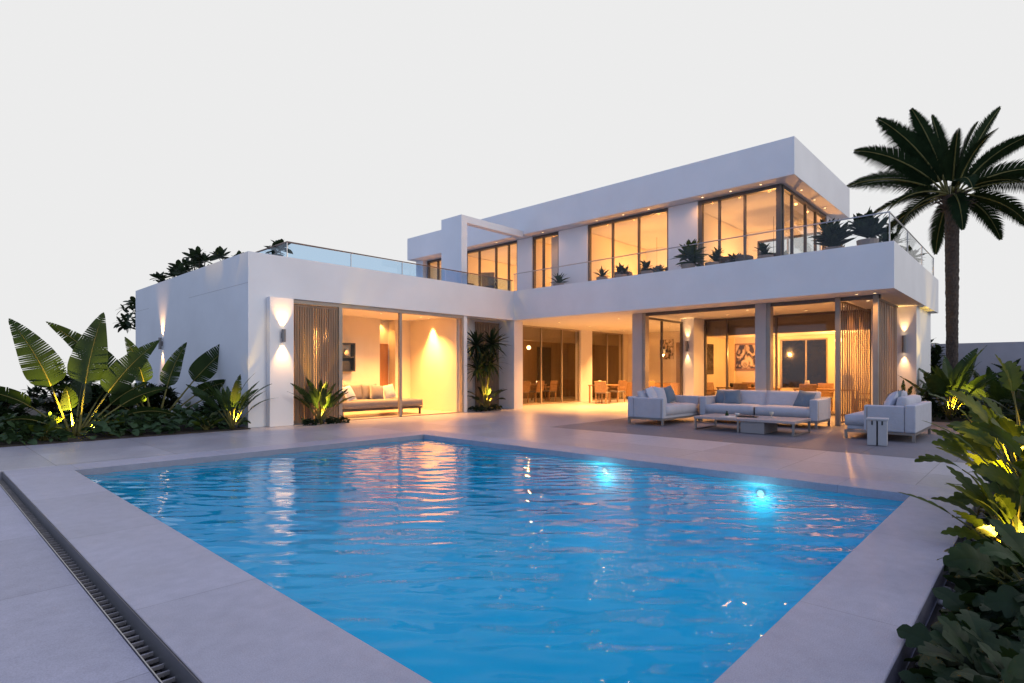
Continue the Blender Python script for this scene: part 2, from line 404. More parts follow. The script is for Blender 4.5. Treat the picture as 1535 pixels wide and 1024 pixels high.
t.box(10.70, 16.26, 0, 10.748, 16.5, 3.06); t.box(11.372, 16.26, 0, 11.42, 16.5, 3.06)
vp('room_wall', t, ROOM)
d = vp('door', B(10.84, 16.44, 0, 11.32, 16.495, 2.25), DOORW, bevel=.004); vp('door_handle', B(10.89, 16.40, 1.0, 10.91, 16.44, 1.12), STEEL, d)
# control joints in the side wall
vp('control_joint', B(5.357, 13.36, 3.355, 5.361, 17.4, 3.362), COLM); vp('control_joint', B(5.357, 21.2, 3.355, 5.361, 22.79, 3.362), COLM)
# sliding front of the wing
t = MB(); t.box(6.362, 13.40, 2.98, 12.08, 13.52, 3.078); t.box(7.70, 13.40, .0, 7.80, 13.52, 2.98); t.box(9.63, 13.42, 0, 9.71, 13.5, 2.98); t.box(12.0, 13.40, 0, 12.078, 13.52, 2.98); t.box(6.362, 13.42, 0, 12.08, 13.5, .02)
sd = vp('sliding_door', t, FRAMEL)
vp('pane', B(7.80, 13.455, .02, 9.63, 13.463, 2.98), PANEC, sd)
def slat_screen(p0, p1, z0, z1, n, mat, w=.03, dep=.05, seed=1, parent=None):
    rr = random.Random(seed); t = MB(); a = Vector(p0); b = Vector(p1); d = (b-a); L = d.length; ang = math.atan2(d.y, d.x)
    for i in range(n):
        u = (i+.5)/n*L; M = T(a.x, a.y, 0) @ Rz(ang) @ T(u, 0, 0)
        ww = w*rr.uniform(.75, 1.3)
        t.box(-ww/2, -dep/2*rr.uniform(.8, 1.1), z0, ww/2, dep/2, z1, M)
    M = T(a.x, a.y, 0) @ Rz(ang)
    t.box(0, -.022, z1-.06, L, .022, z1-.012, M); t.box(0, -.022, z0+.012, L, .022, z0+.06, M)
    return vp('slat_screen', t, mat, parent)
slat_screen((6.38, 13.46), (7.69, 13.46), .02, 2.97, 20, SLAT, .044, .04, 2)
slat_screen((13.15, 14.02), (14.30, 14.02), .02, 3.0, 15, SLATG, .04, .05, 3)
# main block: slab, soffit, columns
t = MB(); t.box(14.35, 2.28, 3.08, 14.6, 13.35, 4.09); t.box(14.6, 2.28, 3.08, 21.5, 2.5, 4.09); t.box(21.3, 2.5, 3.08, 21.5, 4.9, 4.09)
vp('balcony_parapet', t, WALL)
t = MB(); t.box(14.6, 2.5, 3.083, 21.3, 13.65, 3.35); t.box(14.6, 13.65, 3.083, 23.7, 18.4, 3.35); t.box(21.3, 4.9, 3.083, 23.7, 13.65, 3.35); vp('soffit', t, CEIL)
t = MB(); t.box(14.6, 2.5, 3.35, 21.3, 13.65, 3.95); t.box(14.6, 13.65, 3.35, 21.3, 20.7, 3.95); vp('balcony_floor', t, TERR)
for y0, y1 in ((8.86, 9.2), (5.22, 5.5)):
    vp('column', B(15.25, y0, 0, 15.55, y1, 3.083), COLM, bevel=.006)
    vp('column_trim', B(15.27, y0-.10, 0, 15.5, y0-.002, 3.083), FRAMEL)
t = MB(); t.box(15.3, 2.7, 2.985, 15.42, 5.22, 3.08); t.box(15.3, 5.5, 2.985, 15.42, 8.76, 3.08); vp('header_rail', t, FRAME)
# inner facade of the veranda
vp('veranda_pier', B(17.9, 8.45, 0, 18.8, 8.9, 3.083), WALL); vp('end_wall', B(18.6, 2.45, 0, 21.3, 3.5, 3.083), WALL); vp('passage_pier', B(19.72, 14.4, 0, 20.55, 14.7, 3.083), WALL); vp('veranda_wall', B(18.8, 8.87, 0, 21.6, 9.0, 3.083), ROOM)
t = MB(); t.box(23.5, 8.9, 0, 23.65, 14.7, 3.083); t.box(21.55, 8.9, 0, 23.5, 9.0, 3.083); t.box(23.17, 14.4, 0, 23.5, 14.7, 3.083); vp('passage_wall', t, ROOM)
vp('passage_door', B(23.46, 11.45, 0, 23.498, 11.9, 2.6), BROWN)
def window(axis, c, a0, a1, z0, z1, mull, fw=.06, dep=.1, pane=PANE, mat=FRAME, name='window', side=.06):
    """frame in a plane axis = c, from a0 to a1 along the other axis"""
    t = MB()
    def bx(p0, q0, p1, q1, dd=dep):
        if axis == 'X': t.box(c-dd/2, p0, q0, c+dd/2, p1, q1)
        else: t.box(p0, c-dd/2, q0, p1, c+dd/2, q1)
    bx(a0, z1-fw, a1, z1); bx(a0, z0, a1, z0+fw*.7); bx(a0, z0+fw*.7, a0+side, z1-fw); bx(a1-side, z0+fw*.7, a1, z1-fw)
    for m in mull: bx(m-.025, z0+fw*.7, m+.025, z1-fw, dep*.8)
    o = vp(name, t, mat)
    edges = [a0+side] + sorted(mull) + [a1-side]
    for i, (e0, e1) in enumerate(zip(edges, edges[1:])):
        e0 += .026 if i else .001; e1 -= .026 if i < len(edges)-2 else .001
        if axis == 'X': b = B(c-.005, e0, z0+fw*.7, c+.005, e1, z1-fw)
        else: b = B(e0, c-.005, z0+fw*.7, e1, c+.005, z1-fw)
        vp('pane', b, pane, o)
    return o
window('X', 18.75, 3.5, 8.45, .0, 3.08, [4.38, 6.1, 6.4, 7.67], .07, .1, PANED, name='veranda_glazing')
window('Y', 8.87, 15.55, 17.9, 0, 2.98, [16.5], .06, .08, PANE, name='glass_partition')
window('Y', 14.5, 14.8, 19.72, 0, 3.08, [15.9, 17.18, 18.51], .06, .08, PANED, FRAMEL, name='passage_glazing')
window('Y', 14.5, 20.55, 23.17, 0, 3.08, [21.87], .06, .08, PANED, FRAMEL, name='passage_glazing')
# rooms behind
t = MB(); t.box(18.9, 3.5, 2.52, 19.05, 8.86, 3.08); vp('bulkhead', t, BULK)
t = MB(); t.box(14.82, 14.75, 2.52, 23.45, 14.9, 3.08); vp('bulkhead', t, BULK)
t = MB(); t.box(19.05, 2.6, 2.55, 21.5, 8.86, 2.62); vp('room_ceiling', t, CEIL)
t = MB(); t.box(21.4, 6.85, 0, 21.55, 8.87, 2.55); t.box(21.4, 6.0, 2.45, 21.55, 6.85, 2.55); t.box(21.4, 5.3, 2.45, 21.55, 6.0, 2.55); t.box(21.4, 3.5, 0, 21.55, 5.3, 2.55); t.box(21.4, 5.3, 0, 21.55, 6.85, .7); t.box(18.82, 8.80, 0, 21.4, 8.868, 2.55)
t.box(21.3, 8.45, 0, 21.4, 8.8, 2.55)
vp('lounge_wall', t, ROOM)
window('X', 21.5, 5.3, 6.85, .7, 2.45, [6.0], .05, .08, NIGHT, FRAMEL, name='garden_window')
t = MB(); t.box(14.82, 18.0, 0, 23.5, 18.2, 3.08); t.box(14.66, 14.4, 0, 14.8, 18.2, 3.08); t.box(23.5, 14.7, 0, 23.65, 18.2, 3.08); vp('dining_wall', t, BROWN)
for x0, x1 in ((17.0, 18.2), (18.9, 19.6), (21.0, 22.0)): vp('dark_curtain', B(x0, 17.9, 0, x1, 17.995, 2.5), DARKF)
# slat screens on the veranda side
for (yy, x1, sd_) in ((3.56, 18.62, 4), (2.78, 17.9, 5)):
    vp('screen_post', B(15.22, yy-.05, 0, 15.34, yy+.05, 3.08), FRAMEL)
    slat_screen((15.36, yy), (x1, yy), .02, 3.04, 14 if yy > 3 else 12, SLAT, .085, .016, sd_)
# upper storey
t = MB()
for y0, y1 in ((7.25, 8.17), (11.13, 12.36), (13.6, 14.33), (17.3, 18.6), (20.0, 20.5)): t.box(15.6, y0, 3.95, 15.85, y1, 6.23)
t.box(19.8, 4.92, 3.95, 20.7, 5.1, 6.23)
t.box(20.45, 5.1, 3.95, 20.6, 5.25, 6.23); t.box(20.45, 5.25, 5.9, 20.6, 7.3, 6.23); t.box(20.45, 7.3, 3.95, 20.6, 20.5, 6.23)
t.box(15.85, 20.3, 3.95, 20.45, 20.5, 6.23)
vp('upper_wall', t, WALL)
for y in (7.68, 11.72, 13.95, 17.9): vp('partition_wall', B(15.86, y-.06, 3.95, 20.44, y+.06, 6.22), ROOM)
window('X', 15.7, 4.98, 7.25, 3.95, 6.23, [5.93, 6.64], .09, .12, side=.12)
window('X', 15.7, 8.17, 11.13, 3.95, 6.23, [9.22, 10.18], .09, .12)
window('X', 15.7, 12.36, 13.6, 3.95, 6.23, [13.12], .09, .12)
window('X', 15.7, 14.33, 17.3, 3.95, 6.23, [14.85, 15.53, 16.47], .09, .12)
window('X', 15.9, 18.6, 20.0, 3.95, 6.23, [19.3], .09, .12)
window('Y', 5.0, 15.76, 19.8, 3.95, 6.23, [16.61, 17.82, 18.82], .09, .1)
window('X', 20.52, 5.25, 7.3, 3.95, 5.9, [6.3], .07, .1)
vp('curtain', B(16.05, 12.4, 3.95, 16.12, 13.05, 6.2), PAPER)
t = MB(); t.box(15.15, 4.5, 6.24, 20.75, 20.55, 7.2); vp('roof', t, WALL, bevel=.01)
# portal frame on the roof terrace
t = MB(); t.box(12.17, 13.62, 3.9, 12.42, 14.62, 6.36); vp('portal_post', t, WALL)
t = MB(); t.box(12.42, 13.62, 6.14, 15.15, 13.88, 6.36); vp('portal_beam', t, WALL)
# railings
r = vp('terrace_railing', MB().tube([(6.35, 17.0, 4.48), (6.35, 13.5, 4.48)], .022, 8).tube([(6.35, 13.5, 4.48), (14.45, 13.5, 4.48)], .022, 8), HRAIL)
for x0, x1 in ((6.38, 8.1), (8.12, 9.76), (9.78, 11.4), (11.42, 13.0), (13.02, 14.4)): vp('glass_panel', B(x0, 13.495, 3.9, x1, 13.507, 4.455), RAILG, r)
for y0, y1 in ((13.52, 15.2), (15.22, 17.0)): vp('glass_panel', B(6.344, y0, 3.9, 6.356, y1, 4.455), RAILG, r)
for x in (6.35, 8.11, 9.77): vp('post', B(x-.008, 13.49, 3.9, x+.008, 13.512, 4.46), STEEL, r)
r = vp('balcony_railing', MB().tube([(14.45, 13.45, 4.70), (14.45, 2.38, 4.74)], .016, 8).tube([(14.45, 2.38, 4.74), (21.3, 2.38, 4.74)], .016, 8), STEEL)
ys = [2.42, 4.6, 6.8, 9.0, 11.2, 13.4]
for y0, y1 in zip(ys, ys[1:]): vp('glass_panel', B(14.444, y0, 4.0, 14.456, y1-.02, 4.69), RAILC, r)
for x0, x1 in ((14.5, 16.7), (16.72, 19.0), (19.02, 21.25)): vp('glass_panel', B(x0, 2.374, 4.0, x1, 2.386, 4.70), RAILC, r)
for x in (14.45, 16.71, 19.01, 21.28): vp('post', MB().tube([(x, 2.38, 4.0), (x, 2.38, 4.735)], .014, 6), STEEL, r)
for y in (13.38,): vp('post', MB().tube([(14.45, y, 4.0), (14.45, y, 4.70)], .014, 6), STEEL, r)

# ---------------------------------------------------------------- lamps of the house
def sconce(x, y, z, nx, ny, h, label, up=26, dn=26, ang=62):
    r = thing('wall_sconce', label, 'wall lamp', (x, y, z), 0, 'up and down wall lamps')
    cx_, cy_ = nx*.075, ny*.075
    t = MB(); t.lathe([(.045, -h/2), (.045, h/2)], (cx_, cy_, 0), 16); t.lathe([(.045, h/2), (.036, h/2), (.036, h/2-.02)], (cx_, cy_, 0), 16); t.lathe([(.036, -h/2+.02), (.036, -h/2), (.045, -h/2)], (cx_, cy_, 0), 16)
    t.build('lamp_body', SCON, r, smooth=False)
    MB().box(min(0, nx*.05)-abs(ny)*.03, min(0, ny*.05)-abs(nx)*.03, -h*.2, max(0, nx*.05)+abs(ny)*.03, max(0, ny*.05)+abs(nx)*.03, h*.2).build('mount', SCON, r)
    for s in (1, -1):
        MB().lathe([(.035, s*(h/2-.015)), (.001, s*(h/2-.012))], (cx_, cy_, 0), 14).build('lens', GLOW, r)
        lamp('sconce_beam', 'SPOT', (cx_, cy_, s*(h/2+.005)), up if s > 0 else dn, SOFT, r, .02, (-nx*.10, -ny*.10, s), ang, 1.0)
    return r
sconce(5.36, 19.75, 2.16, -1, 0, .36, 'dark up-and-down wall lamp on the shaded side wall behind the banana plants', 190, 60, 66)
sconce(6.08, 13.17, 2.15, 0, -1, .30, 'grey cylinder wall lamp on the white pier beside the slatted wing screen', 140, 140, 72)
sconce(17.9, 8.66, 2.15, -1, 0, .34, 'black cylinder wall lamp on the veranda pier behind the pale sofas', 50, 50, 54)
sconce(18.6, 2.72, 2.05, -1, 0, .46, 'tall grey wall lamp on the white wall end beside the slatted veranda screens', 55, 55, 54)
def downlight(x, y, z, label, grp, energy=10, ang=110, lit=True, sc=1.0):
    r = thing('downlight', label, 'ceiling light', (x, y, z), 0, grp)
    MB().lathe([(.065*sc, 0), (.065*sc, -.008), (.048*sc, -.008), (.044*sc, -.002)], n=16).build('trim_ring', CEIL, r)
    MB().lathe([(.044*sc, -.003), (.001, -.004)], n=14).build('lamp_disc', GLOWS, r)
    if lit: lamp('downlight_beam', 'SPOT', (0, 0, -.02), energy, WARM, r, .04, (0, 0, -1), ang, .8)
    return r
for x, y in ((8.3, 14.4), (9.8, 14.6), (11.3, 14.6), (8.6, 15.6)):
    downlight(x, y, 3.06, 'one of the small recessed lights in the wing room ceiling above the taupe daybed', 'wing room ceiling lights', 900)
downlight(11.06, 16.36, 3.055, 'tiny recessed light inside the door niche of the wing room', 'niche light', 70, 100, sc=.7)
downlight(11.82, 14.85, 3.06, 'recessed light washing a bright cone down the bare right wall of the wing room', 'wing wall washer', 1100, 62)
for x, y in ((16.4, 10.4), (16.2, 12.8), (18.6, 10.6), (18.4, 13.0), (21, 11.0), (21.2, 13.2)):
    downlight(x, y, 3.083, 'one of the recessed lights in the passage ceiling before the dark glazed dining room', 'passage ceiling lights', 1500)
for x, y in ((15.9, 7.8), (16.6, 6.2), (17.6, 7.2), (17.9, 5.0), (16.2, 4.3), (17.4, 3.9)):
    downlight(x, y, 3.083, 'one of the recessed lights in the veranda ceiling over the glazed lounge front', 'veranda ceiling lights', 420)
downlight(16.5, 3.17, 3.083, 'added recessed light brightening the slats between the two veranda screens', 'added screen light', 150)  # added lamp, put between the screens to brighten their slats
for x, y in ((14.95, 3.1), (15.0, 2.75)):
    downlight(x, y, 3.083, 'small recessed light in the balcony underside beside the slatted screen corner', 'corner soffit lights', 60, sc=.8)
for y in (5.4, 6.2, 7.0, 8.7, 9.6, 10.6, 12.9, 15.2):
    downlight(15.38, y, 6.237, 'one of the row of small lights under the roof overhang above the upper windows', 'roof overhang lights', 34, 160, sc=.6)
for x in (16.6, 17.8, 18.9):
    downlight(x, 4.75, 6.237, 'one of the small lights under the roof overhang at the short glazed end', 'roof end lights', 34, 160, sc=.6)
def globe(x, y, ztop, z, label, r_=.13, e=70, grp='pendant lamps upstairs'):
    r = thing('pendant_lamp', label, 'pendant lamp', (x, y, z), 0, grp)
    MB().tube([(0, 0, r_), (0, 0, ztop-z)], .006, 6).build('cord', BLACK, r)
    MB().lathe([(.001, -r_)] + [(r_*math.cos(a*PI/10), r_*math.sin(a*PI/10)) for a in range(-4, 5)] + [(.001, r_)], n=18).build('globe', GLOBE, r, smooth=True)
    lamp('pendant_light', 'POINT', (0, 0, -r_-.06), e, WARM, r, .03)
globe(18.8, 6.2, 6.23, 4.9, 'glowing pendant globe behind the corner window of the upper storey', e=255)
globe(18.6, 8.6, 6.23, 4.75, 'glowing pendant globe nearest the pier in the middle upper window', e=160)
globe(18.8, 10.3, 6.23, 4.85, 'glowing pendant globe on the far side of the middle upper window', e=180)
globe(18.4, 12.9, 6.23, 5.0, 'glowing pendant globe behind the narrow curtained upper window', e=170)
globe(18.4, 15.8, 6.23, 5.0, 'glowing pendant globe in the upper room behind the white portal frame', e=220)
globe(18.4, 19.2, 6.23, 5.0, 'glowing pendant globe in the far end upper room', e=150)
globe(20.3, 6.9, 2.55, 2.1, 'glowing pendant globe in the ground floor lounge before the framed picture', .10, 160, 'pendant lamps downstairs')
globe(20.2, 4.7, 2.55, 2.3, 'glowing pendant globe in the ground floor lounge before the dark garden window', .10, 230, 'pendant lamps downstairs')
globe(18.6, 16.4, 3.08, 2.35, 'glowing pendant globe over the dining table behind the passage glazing', .09, 110, 'pendant lamps downstairs')

# ---------------------------------------------------------------- furniture
def sofa(label, cat, loc, rz, W, D, nseat, armL=None, armR=None, ah=.66, bh=.68, cush=.80, name='sofa', fab=FAB, dayb=False):
    """front faces local -y, width along x, centre of the footprint at the origin"""
    r = thing(name, label, cat, loc, rz)
    hw, hd = W/2, D/2; aw = .17; bt = .17
    f = MB()
    f.box(-hw+.01, -hd+.01, .125, hw-.01, -hd+.05, .165); f.box(-hw+.01, hd-.05, .125, hw-.01, hd-.01, .165); f.box(-hw+.01, -hd+.05, .125, -hw+.05, hd-.05, .165); f.box(hw-.05, -hd+.05, .125, hw-.01, hd-.05, .165)
    f.build('base_frame', LEGM, r)
    for sx in (-1, 1):
        for sy in (-1, 1):
            MB().box(sx*(hw-.035)-.024, sy*(hd-.035)-.024, 0, sx*(hw-.035)+.024, sy*(hd-.035)+.024, .125).build('leg', LEGM, r)
    MB().box(-hw+aw+.004, -hd+.02, .167, hw-aw-.004, hd-bt-.004, .25).build('seat_base', fab, r, bevel=.01)
    MB().box(-hw, hd-bt, .167, hw, hd, bh).build('backrest', fab, r, bevel=.025, seg=3)
    for s, short in ((-1, armL), (1, armR)):
        y0 = -hd+(short or 0)
        a = MB().box(min(s*hw, s*(hw-aw)), y0, .167, max(s*hw, s*(hw-aw)), hd-bt-.004, ah).build('armrest', fab, r, bevel=.025, seg=3)
        MB().box(s*hw-.012 if s > 0 else s*hw-.0035, y0+.045, .19, s*hw+.0035 if s > 0 else s*hw+.012, y0+.062, ah-.04).build('seam_strap', LEGM, a)
    sw = (W-2*aw-.02)/nseat
    for i in range(nseat):
        xc = -hw+aw+.01+sw*(i+.5)
        m = MB().pillow(sw*1.03, (D-bt)*1.02, .26, T(xc, -bt/2-.005, .345), 10, 12, .0, .72)
        m.build('seat_cushion', fab, r, smooth=True)
        M = T(xc, hd-bt-.10, .60) @ Matrix.Rotation(R(78), 4, 'X')
        MB().pillow(sw*1.02, (cush-.42)*1.15, .24, M, 10, 7, .01, .45).build('back_cushion', fab, r, smooth=True)
    return r
def cushion(label, loc, rz, tilt, size, mat, roll=0, grp=None, thick=.17):
    M = Matrix.Rotation(R(tilt), 4, 'X') @ Matrix.Rotation(R(roll), 4, 'Z')
    o = MB().pillow(size, size, thick, M, 10, 2.4, .07, .0).build('throw_pillow', mat, smooth=True)
    o.location = loc; o.rotation_euler = (0, 0, rz)
    return tag(o, label, 'cushion', grp)
sofa('long pale grey three-metre sofa facing the pool behind the low coffee table', 'sofa', (14.55, 5.06, 0), -PI/2, 2.78, 1.12, 2)
sofa('pale grey loveseat seen from its side, left of the coffee table', 'armchair', (13.3, 7.05, 0), 0, 2.05, .98, 1, name='loveseat')
sofa('pale grey loveseat with its back to the palm garden, behind the slotted stool', 'armchair', (13.55, 2.24, 0), PI, 2.05, 1.16, 1, armL=.34, armR=.34, name='loveseat')
G = 'cushions on the terrace seats'
cushion('dark blue-grey cushion in front at the left end of the long sofa', (14.55, 5.83, .62), -PI/2+.25, 68, .42, FABB, 4, G)
cushion('dark blue-grey cushion tucked in the left corner of the long sofa behind another', (14.62, 6.12, .60), -PI/2-.2, 74, .42, FABB, -6, G)
cushion('dark blue-grey cushion leaning on the right arm of the long sofa', (14.52, 4.10, .62), -PI/2-.35, 66, .46, FABB, -9, G)
cushion('pale cushion nearest the outer arm on the loveseat left of the coffee table', (12.75, 7.12, .70), .1, 68, .44, FABP, 8, G)
cushion('pale cushion in the middle of the loveseat left of the coffee table', (13.2, 7.14, .70), -.1, 70, .44, FABP, -6, G)
cushion('blue-grey cushion farthest along the loveseat left of the coffee table', (13.65, 7.13, .70), -.2, 70, .44, FABB, 10, G)
cushion('grey cushion by the near arm of the loveseat behind the slotted stool', (12.95, 2.12, .70), PI+.2, 66, .46, FABP, 10, G)
cushion('blue-grey cushion in the middle of the loveseat behind the slotted stool', (13.35, 2.16, .70), PI-.2, 66, .46, FABB, -8, G)
cushion('whitish cushion farthest along the loveseat behind the slotted stool', (13.85, 2.10, .70), PI, 68, .46, FAB, 5, G)

ct = thing('coffee_table', 'low wide coffee table with slim metal legs and a solid block before the long sofa', 'coffee table', (12.62, 4.64, 0))
MB().box(-.55, .075, .245, .55, 1.06, .30).build('tabletop', TTOP, ct, bevel=.006); MB().box(-.55, -1.06, .245, .55, .065, .30).build('tabletop', TTOP, ct, bevel=.006)
for y in (-1.03, .07, 1.02):
    for x in (-.53, .53): MB().box(x-.02, y-.02, 0, x+.02, y+.02, .244).build('leg', LEGM, ct)
for y in (-1.03, 1.02): MB().box(-.51, y-.014, .0, .51, y+.014, .028).build('foot_rail', LEGM, ct)
MB().box(-.52, -.46, .0, .30, .03, .243).build('storage_block', BLOCK, ct, bevel=.006)
o = MB().box(-.16, -.22, 0, .16, .22, .012).box(-.10, -.16, .012, .13, .16, .026).build('magazine_stack', BLACK); o.location = (12.6, 4.72, .301); o.rotation_euler = (0, 0, .2); tag(o, 'dark flat magazine stack lying on the low coffee table', 'magazines')
o = MB().box(-.15, -.11, 0, .15, .11, .015).build('open_book', PAPER); o.location = (12.35, 5.02, .301); o.rotation_euler = (0, 0, -.3); tag(o, 'pale paper booklet lying on the coffee table beside a small bottle', 'booklet')
o = MB().lathe([(.001, 0), (.035, 0), (.04, .05), (.018, .08), (.016, .12), (.001, .12)], n=14).build('small_bottle', L_MID, smooth=True); o.location = (12.5, 5.12, .301); tag(o, 'small dark green bottle standing on the coffee table', 'bottle')
o = MB().lathe([(.001, 0), (.03, 0), (.045, .04), (.05, .07), (.044, .07), (.03, .01)], n=16).build('cup', PAPER, smooth=True); o.location = (12.65, 4.95, .301); tag(o, 'small white cup on the coffee table between bottle and magazines', 'cup')
o = MB().lathe([(.001, 0), (.035, 0), (.012, .012), (.010, .05), (.04, .08), (.042, .13), (.001, .10)], n=16).build('small_goblet', CERAM, smooth=True); o.location = (12.75, 4.25, .301); tag(o, 'small amber goblet alone on the right half of the coffee table', 'goblet')

st = thing('side_stool', 'small white slotted box stool standing on the slate paving in front of the loveseat', 'stool', (11.78, 2.12, 0), R(8))
MB().box(-.17, -.165, .44, .17, .165, .475).build('stool_top', STOOL, st, bevel=.008)
for x in (-.085, .085):
    for y in (-.08, .08): MB().box(x-.072, y-.068, 0, x+.072, y+.068, .439).build('side_panel', STOOL, st, bevel=.006)
for y in (-.075, .075): MB().box(-.163, y-.012, .36, -.158, y+.012, .43).build('handle_strap', BLACK, st)
MB().box(-.012, -.145, .0, .012, .145, .42).build('inner_panel', BLACK, st)

# daybed in the wing room
db = thing('daybed', 'taupe upholstered daybed with loose cushions inside the lit wing room', 'daybed', (9.45, 14.55, 0))
MB().box(-1.35, -.55, .18, 1.45, .5, .23).build('base_frame', DARKF, db)
for x in (-1.28, 1.38):
    for y in (-.5, .44): MB().box(x-.025, y-.025, 0, x+.025, y+.025, .18).build('leg', DARKF, db)
MB().pillow(2.8, 1.08, .25, T(.05, -.02, .345), 12, 12, 0, .7).build('mattress', FABT, db, smooth=True)
MB().box(-1.35, .42, .24, .62, .54, .72).build('backrest', FABT, db, bevel=.03)
MB().box(-1.42, -.3, .24, -1.32, .54, .66).build('armrest', FABT, db, bevel=.03)
for x in (-1.0, -.45, .1): MB().pillow(.56, .5, .22, T(x, .32, .68) @ Matrix.Rotation(R(76), 4, 'X'), 9, 4, .03, .35).build('back_cushion', FABT, db, smooth=True)
G = 'cushions on the wing daybed'
cushion('pale cushion propped at the near left end of the taupe daybed', (8.55, 14.35, .68), .4, 62, .46, FAB, 6, G)
cushion('taupe cushion propped at the middle of the taupe daybed', (9.65, 14.62, .68), -.1, 68, .46, FABT, -8, G)
cushion('sandy cushion at the far right end of the taupe daybed', (10.15, 14.72, .68), -.2, 70, .44, CERAM, 12, G)
# shelf on the wing back wall
sh = thing('wall_shelf', 'black framed wall shelf on the back wall of the wing room', 'shelf', (9.2, 16.1, 1.75))
t = MB(); t.box(-.5, -.22, -.45, .5, -.0, -.41); t.box(-.5, -.22, .41, .5, -.0, .45); t.box(-.5, -.22, -.41, -.46, 0, .41); t.box(.46, -.22, -.41, .5, 0, .41); t.box(-.46, -.22, -.02, .46, 0, .02); t.build('shelf_frame', BLACK, sh)
MB().box(-.46, -.03, -.41, .46, -.002, -.02).build('back_panel', BLACK, sh)
o = MB().box(9.1, 15.9, 1.345, 9.5, 16.05, 1.62).build('black_speaker', BLACK, bevel=.01); tag(o, 'black box standing on the lower board of the wing room wall shelf', 'speaker')
o = MB().lathe([(.001, 0), (.06, 0), (.09, .12), (.05, .22), (.05, .24), (.001, .24)], (9.45, 15.99, 1.771), 14).build('vase', CERAM, smooth=True); tag(o, 'pale vase on the upper board of the wing room wall shelf', 'vase')

def abstract(name):
    m, nt, out = nm(name)
    p = nt.nodes.new('ShaderNodeBsdfPrincipled'); nt.links.new(p.outputs[0], out.inputs[0]); p.inputs['Roughness'].default_value = .6
    f = noise_tex(nt, pos(nt, (1, 1.7, 1.2)), 2.6, 2, .4, 1.5)
    nt.links.new(ramp(nt, f, [(.40, (.03, .022, .018)), (.5, (.45, .34, .22)), (.62, (.72, .62, .48))]), p.inputs['Base Color']); return m
ART = abstract('abstract_canvas')
pic = thing('framed_picture', 'square framed dark abstract picture hanging on the lounge back wall', 'picture', (21.39, 8.05, 1.85))
t = MB(); t.box(-.04, -.42, -.5, 0, .42, -.44); t.box(-.04, -.42, .44, 0, .42, .5); t.box(-.04, -.42, -.44, 0, -.36, .44); t.box(-.04, .36, -.44, 0, .42, .44); t.build('picture_frame', TABLEW, pic)
MB().box(-.02, -.36, -.44, -.003, .36, .44).build('canvas', ART, pic)
tag(MB().box(19.55, 8.765, 1.2, 20.2, 8.797, 2.3).build('wall_panel_art', NIGHT), 'tall dark unframed panel hanging on the lounge side wall beside the pier', 'picture')
tag(MB().box(23.455, 12.05, 1.85, 23.497, 12.7, 2.75).build('abstract_canvas', ART), 'dark abstract canvas hanging on the bright end wall of the passage', 'picture')

# dining sets
def dining_table(label, loc, rz, L, W, grp=None):
    r = thing('dining_table', label, 'table', loc, rz, grp)
    MB().box(-L/2, -W/2, .71, L/2, W/2, .75).build('tabletop', TABLEW, r, bevel=.005)
    for x in (-L/2+.05, L/2-.05):
        for y in (-W/2+.05, W/2-.05): MB().box(x-.025, y-.025, 0, x+.025, y+.025, .71).build('leg', TABLEW, r)
    return r
def dining_chair(label, loc, rz, mat=None, grp=None):
    r = thing('dining_chair', label, 'chair', loc, rz, grp); mat = mat or TABLEW
    MB().box(-.24, -.24, .42, .24, .24, .48).build('seat', FABT, r, bevel=.02)
    M = T(0, .24, .46) @ Matrix.Rotation(R(-10), 4, 'X')
    MB().box(-.24, -.02, 0, .24, .03, .46, M).build('backrest', mat, r, bevel=.015)
    for x in (-.21, .21):
        for y in (-.21, .21): MB().box(x-.02, y-.02, 0, x+.02, y+.02, .42).build('leg', mat, r)
        MB().box(x-.02 if x < 0 else x-.01, -.2, .62, x+.01 if x < 0 else x+.02, .28, .65).build('armrest', mat, r)
    return r
dining_table('long warm wooden table behind the lounge glass left of the veranda column', (19.75, 7.35, 0), PI/2, 1.9, .8)
c0 = dining_chair('wooden lounge chair at the left end of the long table behind the sofa', (19.5, 8.35, 0), -.2, grp='chairs in the glazed lounge')
GC = 'chairs in the glazed lounge'
dup(c0, (19.25, 7.3, 0), PI/2, 'wooden lounge chair with its back to the glass at the long table middle')
dup(c0, (20.4, 7.7, 0), -PI/2, 'wooden lounge chair on the wall side of the long table below the picture')
dining_table('second warm wooden table behind the lounge glass right of the veranda column', (19.8, 4.95, 0), PI/2, 1.7, .8)
dup(c0, (19.3, 5.35, 0), PI/2+.3, 'wooden lounge chair with its back to the glass at the second table')
dup(c0, (19.75, 3.85, 0), PI-.3, 'wooden lounge chair at the right end of the second table near the slatted screen')
dup(c0, (20.45, 5.2, 0), -PI/2, 'wooden lounge chair below the dark garden window at the second table')
o = MB().box(-.14, -.012, 0, .14, .012, .46, Matrix.Rotation(R(14), 4, 'X')).build('white_towel', PAPER); o.location = (19.62, 4.28, .752); o.rotation_euler = (0, 0, PI/2+.5); tag(o, 'white folded card leaning upright on the second lounge table', 'card')
for i, (x, y, r_, h, lab) in enumerate(((19.7, 7.9, .07, .14, 'round dark bowl on the left end of the long lounge table'), (19.75, 7.2, .06, .12, 'round dark bowl on the middle of the long lounge table'), (19.7, 6.7, .05, .2, 'tall dark vase on the right end of the long lounge table'), (19.8, 5.5, .08, .26, 'pale lamp-shaped jar on the left end of the second lounge table'))):
    o = MB().lathe([(.001, 0), (r_*.6, 0), (r_, h*.5), (r_*.8, h), (r_*.7, h), (.001, h*.2)], n=14).build('table_vase', CERAM if i == 3 else BLACK, smooth=True); o.location = (x, y, .751); tag(o, lab, 'vase')
